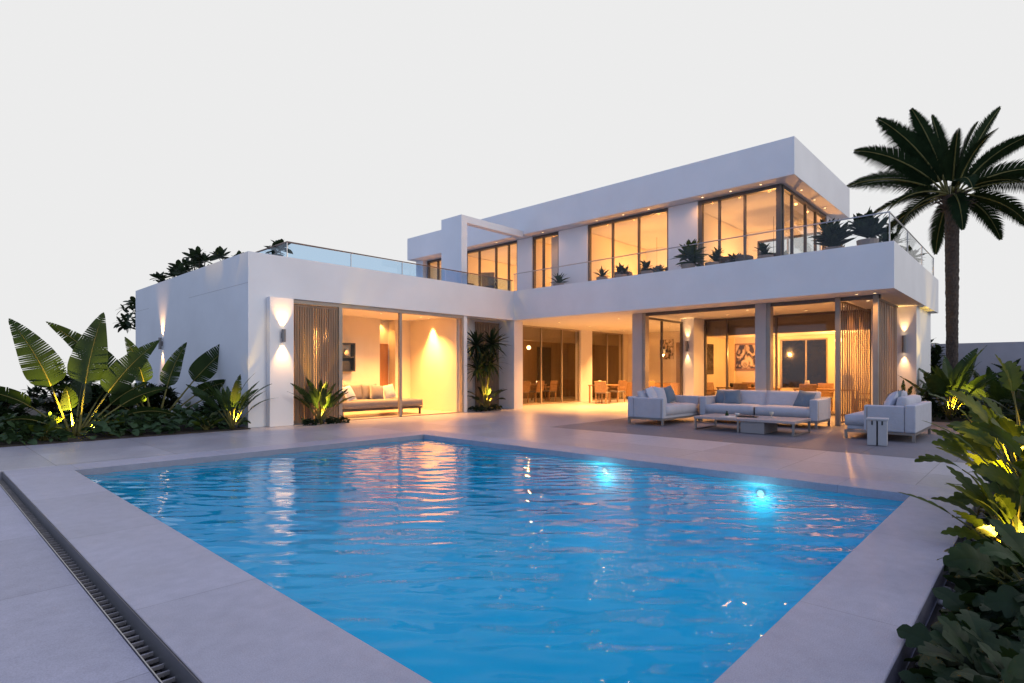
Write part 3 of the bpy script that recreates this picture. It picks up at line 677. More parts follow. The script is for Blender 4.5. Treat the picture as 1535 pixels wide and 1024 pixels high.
dining_table('small wooden table in the passage before the far dark glazing', (19.9, 13.35, 0), 0, 1.3, .7)
dup(c0, (20.7, 13.2, 0), -PI/2-.2, 'wooden chair at the right end of the small passage table')['group'] = 'passage chairs'
dup(c0, (19.2, 12.95, 0), PI/2+.3, 'wooden chair at the left end of the small passage table')['group'] = 'passage chairs'
o = MB().lathe([(.001, 0), (.07, 0), (.09, .09), (.06, .17), (.001, .18)], n=14).build('table_vase', PAPER, smooth=True); o.location = (19.6, 13.35, .751); tag(o, 'round white jar on the small passage table', 'vase')
dining_table('dark dining table inside the dim room behind the passage glazing', (18.0, 16.3, 0), 0, 2.4, .9)
for x, y, a, lab in ((17.2, 15.6, PI, 'left of the chairs on the window side of the dim dining table'), (18.1, 15.6, PI, 'middle of the chairs on the window side of the dim dining table'), (19.0, 15.6, PI, 'right of the chairs on the window side of the dim dining table')):
    dup(c0, (x, y, 0), a, lab)['group'] = 'dim dining room chairs'
o = MB().lathe([(.001, 0), (.10, 0), (.16, .08), (.15, .09), (.001, .03)], n=16).build('fruit_bowl', CERAM, smooth=True); o.location = (18.0, 16.3, .751); tag(o, 'shallow bowl on the dim dining table behind the passage glazing', 'bowl')
for x, lab in ((17.3, 'leftmost of the small glowing candle jars on the dim dining table'), (17.75, 'second glowing candle jar from the left on the dim dining table'), (18.35, 'third glowing candle jar, just right of the bowl on the dim dining table'), (18.8, 'rightmost of the glowing candle jars on the dim dining table')):
    r = thing('candle_jar', lab, 'candle', (x, 16.1, .751), 0, 'candles on the dim dining table')
    MB().lathe([(.001, 0), (.04, 0), (.045, .09), (.04, .09), (.036, .01)], n=12).build('jar', CERAM, r); MB().lathe([(.001, .08), (.03, .08), (.02, .11), (.001, .14)], n=8).build('flame', GLOW, r)
sb = thing('sideboard', 'low wooden sideboard along the bright end wall of the passage', 'sideboard', (23.2, 12.9, 0))
MB().box(-.22, -1.3, .15, .25, 1.3, .8).build('cabinet', TABLEW, sb, bevel=.006)
for x in (-.18, .2):
    for y in (-1.2, 1.2): MB().box(x-.02, y-.02, 0, x+.02, y+.02, .15).build('leg', BLACK, sb)
for x, y, a, lab in ((21.6, 12.3, .6, 'dark lounge chair seen through the glass partition before the sideboard'), (20.9, 11.6, -.5, 'dark lounge chair in the passage nearest the glass partition')):
    dup(c0, (x, y, 0), a, lab)['group'] = 'passage chairs'

# balcony tub chairs
def tub_chair(label, loc, rz, grp):
    r = thing('tub_chair', label, 'chair', loc, rz, grp)
    t = MB(); n = 22; prof = [(.36, .30), (.40, .62), (.38, .84), (.33, .84), (.30, .45)]
    for i in range(n+1):
        a = R(-40) + R(260)*i/n
        k = 1 - .18*abs(i/n*2-1)**3
        for rr, z in prof: t.v.append((rr*math.cos(a), rr*math.sin(a), .3+(z-.3)*k))
    m = len(prof)
    for i in range(n):
        for j in range(m-1): t.f.append((i*m+j, (i+1)*m+j, (i+1)*m+j+1, i*m+j+1))
    t.f.append(tuple(range(m))); t.f.append(tuple(n*m+j for j in range(m))[::-1])
    t.build('shell', DARKF, r, smooth=True)
    MB().lathe([(.001, .28), (.33, .28), (.35, .36), (.33, .46), (.001, .48)], n=20).build('seat', FABT, r, smooth=True)
    for a in (45, 135, 225, 315): MB().tube([(.24*math.cos(R(a)), .24*math.sin(R(a)), .29), (.28*math.cos(R(a)), .28*math.sin(R(a)), 0)], .015, 6).build('leg', BLACK, r)
    return r
G = 'tub chairs on the upper floor'
u0 = tub_chair('dark tub chair behind the rail at the left of the middle upper window', (16.5, 10.3, 3.95), 2.0, G); u0.scale = (.82,)*3
for x, y, a, lab in ((16.55, 9.3, .6, 'dark tub chair behind the rail at the centre of the middle upper window'), (16.7, 8.5, -.4, 'dark tub chair behind the rail at the right of the middle upper window'),
                     (16.5, 6.75, 2.2, 'dark tub chair at the left side of the upper corner window'), (16.5, 6.2, .3, 'dark tub chair in the middle of the upper corner window'), (16.4, 5.5, -.5, 'dark tub chair right beside the corner post of the upper window'),
                     (18.2, 5.6, -1.2, 'dark tub chair inside the short glazed end of the upper storey')):
    dup(u0, (x, y, 3.95), a, lab, sc=.82)
tb = thing('terrace_table', 'small dark table on the roof terrace in front of the portal room windows', 'table', (13.9, 15.6, 3.9))
MB().box(-.35, -.35, .60, .35, .35, .63).build('tabletop', BLACK, tb)
for x in (-.31, .31):
    for y in (-.31, .31): MB().box(x-.015, y-.015, 0, x+.015, y+.015, .60).build('leg', BLACK, tb)
dup(c0, (14.3, 14.5, 3.9), 2.2, 'wooden chair standing on the roof terrace by the inner corner of the railing')['group'] = 'roof terrace chairs'

# ---------------------------------------------------------------- vegetation
def az_img(deg):
    """azimuth of a direction seen on plan: 0 = along the pool's far diagonal (away), 90 = to the left of it"""
    return R(43.1) + R(deg)
def axis_path(base, az, elev, L, droop, n, p=1.0):
    pts = [Vector(base)]; tans = []
    for i in range(n):
        e = elev - droop*((i+.5)/n)**p
        d = Vector((math.cos(e)*math.cos(az), math.cos(e)*math.sin(az), math.sin(e)))
        tans.append(d); pts.append(pts[-1] + d*(L/n))
    tans.append(tans[-1]); return pts, tans
def side_of(t, az, roll):
    h = Vector((-math.sin(az), math.cos(az), 0)); n = t.cross(h).normalized()
    n = -n if n.z < 0 else n
    s = h*math.cos(roll) + n*math.sin(roll); s.normalize()
    return s, t.cross(s).normalized()
def strip_leaf(mb, base, az, elev, L, W, droop, roll=0, n=26, tear=.3, slant=.18, fold=.25, gap=.5, rnd=random, wide=.42, sag=.12, pp=1.0, lobes=0):
    """one big leaf: strips left and right of a midrib, some torn apart at the margin"""
    pts, tans = axis_path(base, az, elev, L, droop, n, pp)
    def w(u):
        a = math.sin(PI*min(1, u**wide)) if u > 0 else 0
        k = W/2*max(.0, a)**.75
        if lobes: k *= .62+.38*abs(math.sin(lobes*PI*u))
        return k
    for sg in (1, -1):
        for i in range(n):
            u0, u1 = i/n, (i+1)/n
            s0, n0 = side_of(tans[i], az, roll); s1, n1 = side_of(tans[min(i+1, n-1)], az, roll)
            w0, w1 = w(u0), w(u1)
            g = 0
            if rnd.random() < tear: g = rnd.uniform(.25, 1)*gap
            jit = rnd.uniform(-.03, .03)*W if g else 0
            def pt(P, s, nn, tt, ww, v, dv):
                x = v*ww
                return P + s*x*sg + nn*(fold*x - sag*x*v + jit*v) + tt*(slant*x + dv)
            L_ = L/n
            q = [0, .5, 1]
            A = [pt(pts[i], s0, n0, tans[i], w0 if i else w1*.3, v, g*L_*.5*v*v) for v in q]
            Bv = [pt(pts[i+1], s1, n1, tans[min(i+1, n-1)], w1, v, -g*L_*.5*v*v) for v in q]
            b = len(mb.v); mb.v += [tuple(x) for x in A+Bv]
            for k in (0, 1):
                f = (b+k, b+k+1, b+4+k, b+3+k)
                mb.f.append(f if sg > 0 else f[::-1])
    return pts
def banana(name, label, loc, leaves, seed, sc=1.0, mat=L_BAN, grp=None, cat='plant'):
    r = thing(name, label, cat, loc, 0, grp); rnd = random.Random(seed)
    lf = MB(); sm = MB()
    for (az, el, pet, L, W, droop, roll) in leaves:
        a = az_img(az); base = Vector((.06*math.cos(a), .06*math.sin(a), 0))
        pts, tans = axis_path(base, a, R(el), pet*sc, R(droop)*.18, 6)
        sm.tube(pts, [.034*sc, .030*sc, .026*sc, .022*sc, .019*sc, .016*sc, .014*sc], 7)
        e2 = R(el)-R(droop)*.18
        P = strip_leaf(lf, pts[-1], a, e2, L*sc, W*sc, R(droop), R(roll), 34, .36, .2, .22, .75, rnd)
        sm.tube([p - Vector((0, 0, .004)) for p in P[:-3:3]], [.013*sc*(1-.08*i) for i in range(len(P[:-3:3]))], 5)
    sm.build('leaf_stem', STEM, r, smooth=True)
    lf.build('foliage', mat, r, smooth=True)
    return r
# azimuth 90 = left in the photo's view, -90 = right, 180 = towards the pool
banana('banana_plant', 'tall banana plant with torn paddle leaves lit from below, farthest left', (2.25, 13.95, .0), [
    (130, 52, 0.87, 1.47, 0.48, 62, 35), (127, 75, 1.06, 1.43, 0.68, 16, 72), (-45, 85, 1.06, 1.49, 0.66, 10, -86), (-52, 63, 0.99, 1.43, 0.55, 18, -74),
    (-55, 44, 0.92, 0.92, 0.36, 32, -55), (-62, 32, 0.9, 0.97, 0.32, 55, -35), (-40, 52, 0.84, 0.83, 0.36, 30, -62), (150, 40, 0.56, 0.64, 0.29, 50, 30), (30, 60, 0.78, 1.1, 0.46, 40, 40), (-10, 62, 0.78, 1.2, 0.46, 40, -40), (-150, 60, 0.67, 0.74, 0.32, 30, 40)], 3)
banana('banana_plant', 'second banana plant with spreading torn leaves in front of the shaded side wall', (4.05, 15.5, .0), [
    (122, 60, 1.12, 1.6, 0.51, 22, 70), (-58, 57, 1.12, 1.47, 0.51, 18, -73), (-60, 35, 1.01, 1.2, 0.39, 28, -46), (108, 82, 0.9, 1.01, 0.42, 18, 80), (125, 42, 0.95, 1.01, 0.39, 45, 40),
    (-40, 80, 0.84, 1.01, 0.4, 18, -80), (-72, 46, 0.9, 0.92, 0.35, 38, -42), (170, 62, 0.56, 0.74, 0.28, 40, 20)], 8, 1.16)
def fan_plant(name, label, loc, n, L, W, seed, mat=L_MID, pet=.35, el=(35, 82), droop=(30, 70), az0=0, tear=.5, gap=.9, grp=None, sc=1.0, stemmat=STEM, base_z=0, roll=(-50, 50)):
    r = thing(name, label, 'plant', loc, 0, grp, sc); rnd = random.Random(seed); lf = MB(); sm = MB()
    for i in range(n):
        a = 2*PI*i/n*1.618*2 + rnd.uniform(-.3, .3) + az0; e = R(el[0]+(el[1]-el[0])*((i+.5)/n)**.8); k = rnd.uniform(.8, 1.15)
        pts, tans = axis_path((0, 0, base_z), a, e, pet*k, R(10), 4)
        sm.tube(pts, [.016, .014, .012, .010, .008], 6)
        strip_leaf(lf, pts[-1], a, e-R(10), L*k, W*k, R(rnd.uniform(*droop)), R(rnd.uniform(*roll)), 16, tear, .4, .25, gap, rnd, .5)
    sm.build('leaf_stem', stemmat, r, smooth=True); lf.build('foliage', mat, r, smooth=True); return r
fan_plant('uplit_plant', 'leafy plant glowing yellow from below at the outer corner of the white wing', (4.92, 13.1, .0), 26, .74, .18, 11, L_MID, .55, (52, 89), (12, 45))
fan_plant('uplit_plant', 'leafy plant lit from below standing before the wooden slat screen of the wing', (6.95, 12.95, .0), 24, .68, .17, 12, L_MID, .50, (50, 89), (12, 45))
fan_plant('uplit_plant', 'broad leafy plant lit yellow from below in the right-hand bed beside the house end', (18.9, 1.75, .0), 20, 1.2, .36, 13, L_MID, .75, (48, 89), (12, 45), tear=.3, gap=.6)
def rosette(mb, c, n, L, W, el, droop, rnd, nseg=5, fold=.3, slant=.1, wide=.75):
    for i in range(n):
        a = i*2.39996 + rnd.uniform(-.2, .2); k = rnd.uniform(.8, 1.15)
        e = R(el[0] + (el[1]-el[0])*(i+.5)/n)
        strip_leaf(mb, c, a, e, L*k, W*k, R(rnd.uniform(*droop)), R(rnd.uniform(-25, 25)), nseg, 0, slant, fold, 0, rnd, wide)
fan_plant('low_plant', 'small leafy plant catching the yellow light just left of the tall banana plant', (1.72, 13.55, .0), 14, .30, .12, 14, L_LIT, .20, (20, 80), (20, 60))
fan_plant('low_plant', 'small leafy plant catching the yellow light just right of the tall banana plant', (2.78, 13.62, .0), 14, .32, .12, 15, L_LIT, .20, (20, 80), (20, 60))
fan_plant('low_plant', 'small yellow-lit leafy plant between the second banana plant and the uplit corner plant', (4.45, 13.35, .0), 16, .30, .10, 16, L_LIT, .22, (25, 80), (20, 60))
# tall dracaena in the recess
dz = thing('recess_plant', 'tall spiky double-headed plant lit from below in the recess beside the wing opening', 'plant', (13.05, 13.4, 0)); rnd = random.Random(21)
lf = MB(); sm = MB()
for (x, y, h, n_) in ((-.34, .10, 2.15, 40), (.25, -.02, 2.2, 44), (-.05, .05, 1.55, 26), (.35, .1, 1.55, 24), (-.4, -.05, 1.35, 22)):
    sm.tube([(0, 0, 0), (x*.3, y*.3, h*.4), (x, y, h)], [.035, .028, .02], 7)
    rosette(lf, Vector((x, y, h)), int(n_*1.5), .68, .075, (-45, 85), (15, 60), rnd, 6, .2)
for i in range(12):
    a = i*2.4; e = R(rnd.uniform(35, 75)); pts, tn = axis_path((0, 0, .05), a, e, .5, R(12), 4); sm.tube(pts, [.018, .016, .014, .012, .01], 6)
    strip_leaf(lf, pts[-1], a, e-R(10), .55, .16, R(rnd.uniform(40, 90)), R(rnd.uniform(-40, 40)), 14, .5, .4, .25, .8, rnd, .5)
sm.build('leaf_stem', STEM, dz, smooth=True); lf.build('foliage', L_DRK, dz, smooth=True)

def shrub(name, label, loc, dims, nros, seed, mat=L_DRK, L=.22, W=.085, grp=None, nl=10, el=(0, 80), floor=True, cat='shrub', stem=True):
    r = thing(name, label, cat, loc, 0, grp); rnd = random.Random(seed); lf = MB(); sm = MB()
    for i in range(nros):
        while True:
            x, y, z = rnd.uniform(-1, 1), rnd.uniform(-1, 1), rnd.uniform(-.9, 1)
            d = x*x+y*y+z*z
            if .25 < d < 1: break
        lump = .8+.35*noise.noise((x*1.7+seed, y*1.7, z*1.7))
        c = Vector((x*dims[0]*lump, y*dims[1]*lump, dims[2]*(1+z*lump)))
        if stem and i % 3 == 0: sm.tube([(x*.1, y*.1, 0), (c.x*.5, c.y*.5, c.z*.6), tuple(c)], [.018, .012, .006], 5)
        rosette(lf, c, nl, L*rnd.uniform(.8, 1.3), W*rnd.uniform(.85, 1.2), el, (10, 60), rnd, 4)
    if sm.v: sm.build('branch', TWIG, r)
    lf.build('foliage', mat, r, smooth=True); return r
# dark shrubs behind and around the banana plants
SH = [((.2, 14.6), (.7, .5, .40)), ((-1.1, 15.2), (.9, .6, .45)), ((1.2, 15.6), (.9, .6, .45)), ((3.1, 15.9), (.7, .6, .55)), ((2.6, 17.6), (.8, .8, .75)), ((4.6, 17.4), (.6, .8, .5)), ((-2.6, 16.0), (1.1, .7, .5)), ((.6, 17.8), (1.2, .8, .55))]
TXT = ['low dark shrub at the left photo edge behind the tall banana plant', 'dark shrub farther out beyond the left photo edge bed', 'dark shrub directly behind the stems of the tall banana plant', 'dark shrub filling the gap between the two banana plants',
       'tall dark shrub rising behind the gap between the two banana plants', 'dark shrub against the shaded side wall behind the second banana plant', 'dark shrub at the outer end of the left bed', 'wide dark shrub at the back of the left bed behind the tall banana']
for i, ((x, y), d) in enumerate(SH): shrub('garden_shrub', TXT[i], (x, y, 0), d, 70 if d[2] < .5 else 100, 40+i, L_DRK, .20, .08, 'dark shrubs in the left bed')
shrub('spiky_shrub', 'dark spiky shrub before the side wall, left of the pair', (5.0, 14.75, 0), (.16, .16, .26), 9, 60, L_DRK, .36, .045, 'spiky shrubs by the side wall', 16, (10, 85))
shrub('spiky_shrub', 'dark spiky shrub before the side wall, right of the pair next to the uplit plant', (5.05, 14.1, 0), (.16, .16, .27), 9, 61, L_DRK, .38, .045, 'spiky shrubs by the side wall', 16, (10, 85))
CLEAR = ((5.45, .2, .22), (7.6, .2, .25), (2.2, 13.78, .34), (2.15, 13.45, .2), (4.0, 15.2, .3), (4.97, 13.0, .25), (6.95, 12.85, .14), (13.02, 13.2, .16), (18.75, 1.66, .35), (19.0, 1.35, .2), (5.45, .05, .2), (7.75, .02, .25))
def cover(name, label, area, n, hfun, seed, mat, L, W, lobes=0, kind=None, cat='ground cover', seg=6):
    rnd = random.Random(seed); t = MB()
    for i in range(n):
        x = rnd.uniform(area[0], area[2]); y = rnd.uniform(area[1], area[3]); h = hfun(x, y)
        if h is None or any((x-a)**2+(y-b)**2 < r*r for a, b, r in CLEAR): continue
        z = h*rnd.uniform(.35, 1.0); a = rnd.uniform(0, 2*PI); k = rnd.uniform(.45, 1.3)
        strip_leaf(t, (x, y, z), a, R(rnd.uniform(-25, 65)), L*k, W*k, R(rnd.uniform(20, 90)), R(rnd.uniform(-50, 50)), seg, 0, .3, .18, 0, rnd, .55, lobes=lobes)
    o = t.build(name, mat, smooth=True); tag(o, label, cat, None, 'stuff'); return o
cover('ground_cover', 'dense broad-leaved ground cover along the front of the left planting bed', (-4, 13.1, 5.25, 15.2), 3000, lambda x, y: .12+.30*min(1, (y-13.05)/.7)+.10*noise.noise((x*1.6, y*1.6, 0)), 71, L_COV, .19, .125)
cover('leaf_litter_cover', 'low dark plants round the foot of the plant before the wing slat screen', (6.5, 12.85, 7.75, 13.14), 330, lambda x, y: .10+.06*noise.noise((x*4, y*4, 0)) if abs(x-7.05) < .62 else None, 72, L_DRK, .12, .06)
cover('recess_cover', 'low dark plants round the foot of the tall recess plant', (12.45, 13.15, 13.9, 13.75), 420, lambda x, y: .13+.08*noise.noise((x*4, y*4, 0)) if (x-13.1)**2/.5+(y-13.45)**2/.1 < 1 else None, 73, L_DRK, .13, .06)
cover('border_cover', 'low dark plants covering the bed beside the house end and before the garden wall', (18.35, -3.5, 21.5, 2.3), 1500, lambda x, y: .16+.15*noise.noise((x*2, y*2, 0))+.12, 74, L_DRK, .22, .10)

def spike(loc, label, e=30, aim=(0, 0, 1), ang=95, r_=.03, col=(1, .62, .06)):
    r = thing('garden_spotlight', label, 'spotlight', loc, 0, 'garden spotlights at the plant feet')
    MB().tube([(0, 0, 0), (0, 0, .05)], .008, 6).lathe([(.028, .05), (.036, .10), (.030, .10), (.028, .085)], n=14).build('lamp_body', BLACK, r)
    MB().lathe([(.029, .088), (.001, .09)], n=12).build('lens', GLOW, r)
    lamp('spot_beam', 'SPOT', (0, 0, .105), e, col, r, .02, aim, ang, .7); return r
spike((2.12, 13.62, .05), 'small spotlight at the foot of the tall banana plant', 900, (-.03, .18, 1), 96)
spike((2.5, 13.72, .05), 'tiny spotlight just right of the tall banana plant stems', 520, (-.05, .2, 1), 70)
spike((3.95, 15.05, .16), 'small spotlight at the foot of the second banana plant', 900, (-.14, .16, 1), 62)
spike((4.93, 12.93, .03), 'small spotlight at the foot of the plant at the outer wing corner', 260, (.02, .14, 1), 62)
spike((6.92, 12.74, .03), 'small spotlight at the foot of the plant before the wing slat screen', 300, (.02, .16, 1), 66)
spike((13.0, 13.14, .03), 'small spotlight at the foot of the tall recess plant', 420, (.02, .14, 1), 56)
spike((18.66, 1.70, .08), 'small spotlight at the foot of the broad plant beside the house end', 520, (.2, -.10, 1), 74)
spike((19.0, 1.35, .06), 'small spotlight in the low plants just right of the broad plant', 300, (.15, -.1, 1), 84)

# right border: background plants and foreground foliage
PL = 'plants before the garden wall'
fan_plant('border_plant', 'dark large-leaved plant before the garden wall just behind the uplit broad plant', (20.8, 1.1, 0), 16, 1.1, .26, 31, L_DRK, .6, (30, 84), (20, 55), grp=PL)
fan_plant('border_plant', 'dark large-leaved plant before the garden wall in line with the palm trunk', (21.6, .35, 0), 16, 1.15, .24, 32, L_DRK, .65, (30, 84), (20, 60), grp=PL)
fan_plant('border_plant', 'dark large-leaved plant near the right photo edge before the garden wall', (19.6, .1, 0), 16, 1.0, .28, 33, L_DRK, .55, (25, 84), (20, 60), grp=PL)
fan_plant('border_plant', 'dark large-leaved plant cut by the right photo edge before the garden wall', (17.5, -.55, 0), 16, 1.0, .28, 34, L_DRK, .5, (25, 84), (20, 60), grp=PL)
fan_plant('border_plant', 'dark low plant between the slate paving and the uplit broad plant', (16.9, .3, 0), 14, .7, .2, 35, L_DRK, .3, (20, 80), (30, 70), grp=PL)
shrub('garden_shrub', 'dark bushy shrub showing beside the house end in front of the palm', (25.0, 3.05, 0), (.55, .6, 1.55), 60, 50, L_DRK, .32, .10)
shrub('garden_shrub', 'small dark shrub topping the garden wall at the right photo edge', (25.2, -.75, 0), (.7, .9, 1.2), 70, 51, L_DRK, .32, .10)
fan_plant('border_plant', 'dark bushy plant filling the bed right of the uplit broad plant', (18.9, .75, 0), 20, .95, .26, 38, L_MID, .6, (35, 86), (20, 60), grp=PL)
fan_plant('border_plant', 'dark bushy plant filling the bed behind the far foliage of the near border', (16.2, -.35, 0), 18, .85, .26, 39, L_MID, .5, (30, 86), (20, 60), grp=PL)
fan_plant('terrace_plant', 'thin upright plant against the white wall below the tall wall lamp', (17.75, 2.62, 0), 9, .42, .10, 36, L_MID, .7, (58, 86), (10, 40))
shrub('terrace_bush', 'small dark bush at the house corner behind the loveseat', (18.3, 2.12, 0), (.2, .2, .35), 12, 52, L_DRK, .24, .08)
# foreground right
FG = 'foliage of the near right border'
def lobed_plant(label, loc, n, L, W, seed, mat, pet, el, droop, lobes=5, sc=1):
    r = thing('border_foliage', label, 'plant', loc, 0, FG, sc); rnd = random.Random(seed); lf = MB(); sm = MB()
    for i in range(n):
        a = i*2.39996 + rnd.uniform(-.3, .3); e = R(el[0]+(el[1]-el[0])*((i+.5)/n)); k = rnd.uniform(.75, 1.2)
        pts, tn = axis_path((rnd.uniform(-.06, .06), rnd.uniform(-.06, .06), 0), a, e, pet*k*rnd.uniform(.7, 1.2), R(12), 4); sm.tube(pts, [.012, .011, .010, .008, .006], 6)
        strip_leaf(lf, pts[-1], a, e-R(10), L*k, W*k, R(rnd.uniform(*droop)), R(rnd.uniform(-55, 55)), lobes*4, .0, .45, .22, 0, rnd, .6, lobes=lobes)
    sm.build('leaf_stem', STEM, r, smooth=True); lf.build('foliage', mat, r, smooth=True); return r
lobed_plant('tall plant with yellow-green lobed leaves at the far end of the near border', (8.2, .10, -.1), 40, .40, .22, 81, L_LIT, .90, (48, 88), (15, 60))
lobed_plant('tall lobed plant reaching over the coping corner by the slate paving', (7.3, .02, -.1), 38, .40, .20, 82, L_LIT, .74, (42, 88), (15, 60))
lobed_plant('plant with lobed leaves leaning over the coping, brightly lit at its foot', (5.6, .13, -.1), 34, .34, .13, 83, L_LIT, .40, (34, 88), (15, 60))
lobed_plant('dense green plant with lobed leaves beside the near end of the pool coping', (4.4, -.06, -.1), 34, .26, .17, 84, L_MID, .34, (20, 80), (30, 80), 4)
lobed_plant('tall green plant at the right photo edge behind the lit lobed plant', (6.4, -.15, -.1), 40, .40, .20, 85, L_LIT, .70, (35, 86), (20, 70))
lobed_plant('broad green plant at the lower right photo corner', (3.6, -.10, -.1), 24, .22, .17, 86, L_BLU, .24, (15, 75), (30, 90), 3)
lobed_plant('dark green plant deeper in the border behind the near foliage', (5.2, -.6, -.1), 28, .40, .20, 87, L_MID, .55, (30, 86), (20, 70))
cover('ivy_cover', 'dark ivy-like leaves spilling over the gravel of the near right border', (2.5, -1.0, 6.9, .36), 2500, lambda x, y: -.07+.44*max(0, min(1, ((.40 if x < 3.9 else .22+.06*math.sin(x*5))-y)/.40))*(.75+.5*noise.noise((x*1.7, y*1.7, 5))), 75, L_BLU, .15, .125, 2, seg=8)
lobed_plant('dense dark plant with lobed leaves in the lower right photo corner, nearest the camera', (3.15, .10, -.1), 28, .20, .15, 88, L_BLU, .22, (15, 80), (30, 80), 3)
lobed_plant('dark plant with lobed leaves between the pebbles and the lit lobed plant', (4.75, .12, -.1), 26, .20, .13, 89, L_MID, .22, (15, 80), (30, 80), 4)
fan_plant('border_plant', 'tall dark plant close against the garden wall right of the palm trunk', (24.6, .2, 0), 16, 1.2, .26, 36, L_DRK, .9, (45, 88), (20, 60), grp=PL)
fan_plant('border_plant', 'tall dark plant close against the garden wall toward the right photo edge', (24.2, -.75, 0), 16, 1.2, .26, 37, L_DRK, .9, (45, 88), (20, 60), grp=PL)
cover('ivy_cover', 'dark leaves filling the far part of the near right border', (6.9, -1.2, 16.5, .30), 2000, lambda x, y: -.06+.5*max(0, min(1, (.42-y)/.6))*(.7+.6*noise.noise((x*1.2, y*1.2, 5))), 76, L_DRK, .20, .12, 2, seg=8)
spike((5.45, .20, -.06), 'small spotlight among the lobed leaves beside the coping', 45, (-.15, .1, 1), 130)
spike((7.6, .20, -.04), 'small spotlight at the foot of the tall lobed plants', 260, (-.1, .1, 1), 130)
rd = random.Random(9); t = MB()
for k in range(1500):
    x = rd.uniform(2.4, 8); y = rd.uniform(-.35, .44); r = rd.uniform(.010, .032); z = -.11+r*.3
    b = len(t.v); t.lathe([(.001, -r*.6), (r*.85, -r*.25), (r, .0), (r*.75, r*.4), (.001, r*.55)], (x, y, z), 7)
    q = rd.uniform(0, PI); sx = rd.uniform(.7, 1.3)
    for i in range(b, len(t.v)):
        px, py, pz = t.v[i]; dx = (px-x)*sx; dy = (py-y)/sx
        t.v[i] = (x+dx*math.cos(q)-dy*math.sin(q), y+dx*math.sin(q)+dy*math.cos(q), pz)
tag(t.build('gravel', STONE, smooth=True), 'grey pebbles between the pool coping and the border plants', 'gravel', None, 'stuff')
w = MB().box(26, -14, -.155, 26.3, 9, 2.32); tag(w.build('garden_wall', surf('garden_wall_render', (.46, .45, .50), .85, .1, 1.2, 60, .3)), 'plain grey garden wall behind the plants at the right edge', 'wall')

# palm tree
pm = thing('palm_tree', 'tall date palm with a ringed trunk and feathery fronds beside the house end', 'palm tree', (24.2, 2.2, 0))
rnd = random.Random(4); H = 7.25
t = MB(); nz, na = 150, 26
for j in range(nz+1):
    z = H*j/nz; rr = .165 + .04*max(0, 1-z/1.2) - .015*math.sin(z*.8) + (.10 if z > H-.45 else 0)*((z-H+.45)/.45)
    for k in range(na):
        a = 2*PI*k/na; st_ = .022*abs(math.sin(z*11+ (k % 2)*1.57))+.012*noise.noise((math.cos(a)*3, math.sin(a)*3, z*6))
        t.v.append(((rr+st_)*math.cos(a)+.05*math.sin(z*.5), (rr+st_)*math.sin(a), z))
for j in range(nz):
    for k in range(na): t.f.append((j*na+k, j*na+(k+1) % na, (j+1)*na+(k+1) % na, (j+1)*na+k))
t.build('trunk', BARK, pm)
lf = MB(); rc = MB(); nest = MB()
def frond(az, el, L, droop, roll, nl=60):
    n = 18; c = Vector((.05*math.sin(H*.5)+.16*math.cos(az), .16*math.sin(az), H+.05))
    pts, tn = axis_path(c, az, R(el), L, R(droop), n, 1.25)
    rc.tube(pts, [.034*(1-.9*i/n)+.004 for i in range(n+1)], 6)
    nl = 84 if abs(roll) > 44 else nl
    for i in range(nl):
        u = .16+.83*i/nl; q = u*n; j = min(n-1, int(q)); P = pts[j].lerp(pts[j+1], q-j); tt = tn[j]
        s, nn = side_of(tt, az, R(roll))
        ll = .66*L/3.6*(math.sin(PI*min(1, .16+u*.82))**.85)*rnd.uniform(.88, 1.1)
        for sg in (1, -1):
            d = (tt*.62 + s*sg*.80 + nn*.22 + Vector((0, 0, -.06))).normalized()
            wv = tt.cross(d).cross(d).normalized()*.0168
            m = P + d*ll*.55 + Vector((0, 0, -.02)); e = P + (d*.93+Vector((0, 0, -.20)))*ll
            b = len(lf.v); lf.v += [tuple(P-wv*.95), tuple(P+wv*.95), tuple(m+wv), tuple(m-wv), tuple(e)]
            lf.f += [(b, b+1, b+2, b+3), (b+3, b+2, b+4)]
for (az, el, L, dr_, ro) in ((8, 86, 2.9, 14, 80), (95, 74, 2.9, 22, 60), (-92, 70, 3.1, 22, -60), (93, 60, 3.3, 34, 55), (-90, 52, 3.3, 40, -55), (88, 44, 3.3, 44, 50), (-88, 36, 3.2, 50, -45), (92, 28, 3.1, 48, 40), (-95, 20, 3.1, 55, -35),
                              (100, 10, 2.8, 60, 30), (-80, 2, 2.8, 62, -30), (110, -8, 2.5, 62, 30), (-120, -14, 2.4, 60, -20), (150, -20, 2.2, 55, 20), (60, 70, 2.9, 30, 60), (-60, 76, 2.9, 30, -60), (40, 40, 3.0, 50, 30), (-40, 36, 3.0, 50, -30),
                              (0, 20, 2.9, 60, 10), (140, 62, 2.3, 50, 40), (-140, 58, 2.3, 50, -40), (180, 66, 2.2, 60, 10), (160, 20, 2.3, 70, 10), (-155, 14, 2.3, 70, -10), (25, -5, 2.5, 60, 0), (-25, -10, 2.5, 60, 0), (75, 4, 2.7, 60, 20), (-65, -4, 2.6, 60, -20)):
    frond(az_img(az)+rnd.uniform(-.12, .12), el+rnd.uniform(-3, 3), L*1.1, dr_, ro+rnd.uniform(-8, 8))
for i in range(46):
    a = rnd.uniform(0, 2*PI); e = rnd.uniform(-40, 55); rr = .24
    pts, tn = axis_path((rr*math.cos(a), rr*math.sin(a), H-.35+rnd.uniform(-.15, .4)), a, R(e+25), rnd.uniform(.25, .5), R(30), 3); nest.tube(pts, [.035, .03, .022, .008], 5)
cr = lf.build('crown', L_PALM, pm); rc.build('rachis', STEM, cr, smooth=True); nest.build('frond_base', BARK, pm)
lamp('palm_uplight', 'SPOT', (-.9, .3, .25), 120, (1, .6, .2), pm, .03, (.1, -.02, 1), 34, .8)

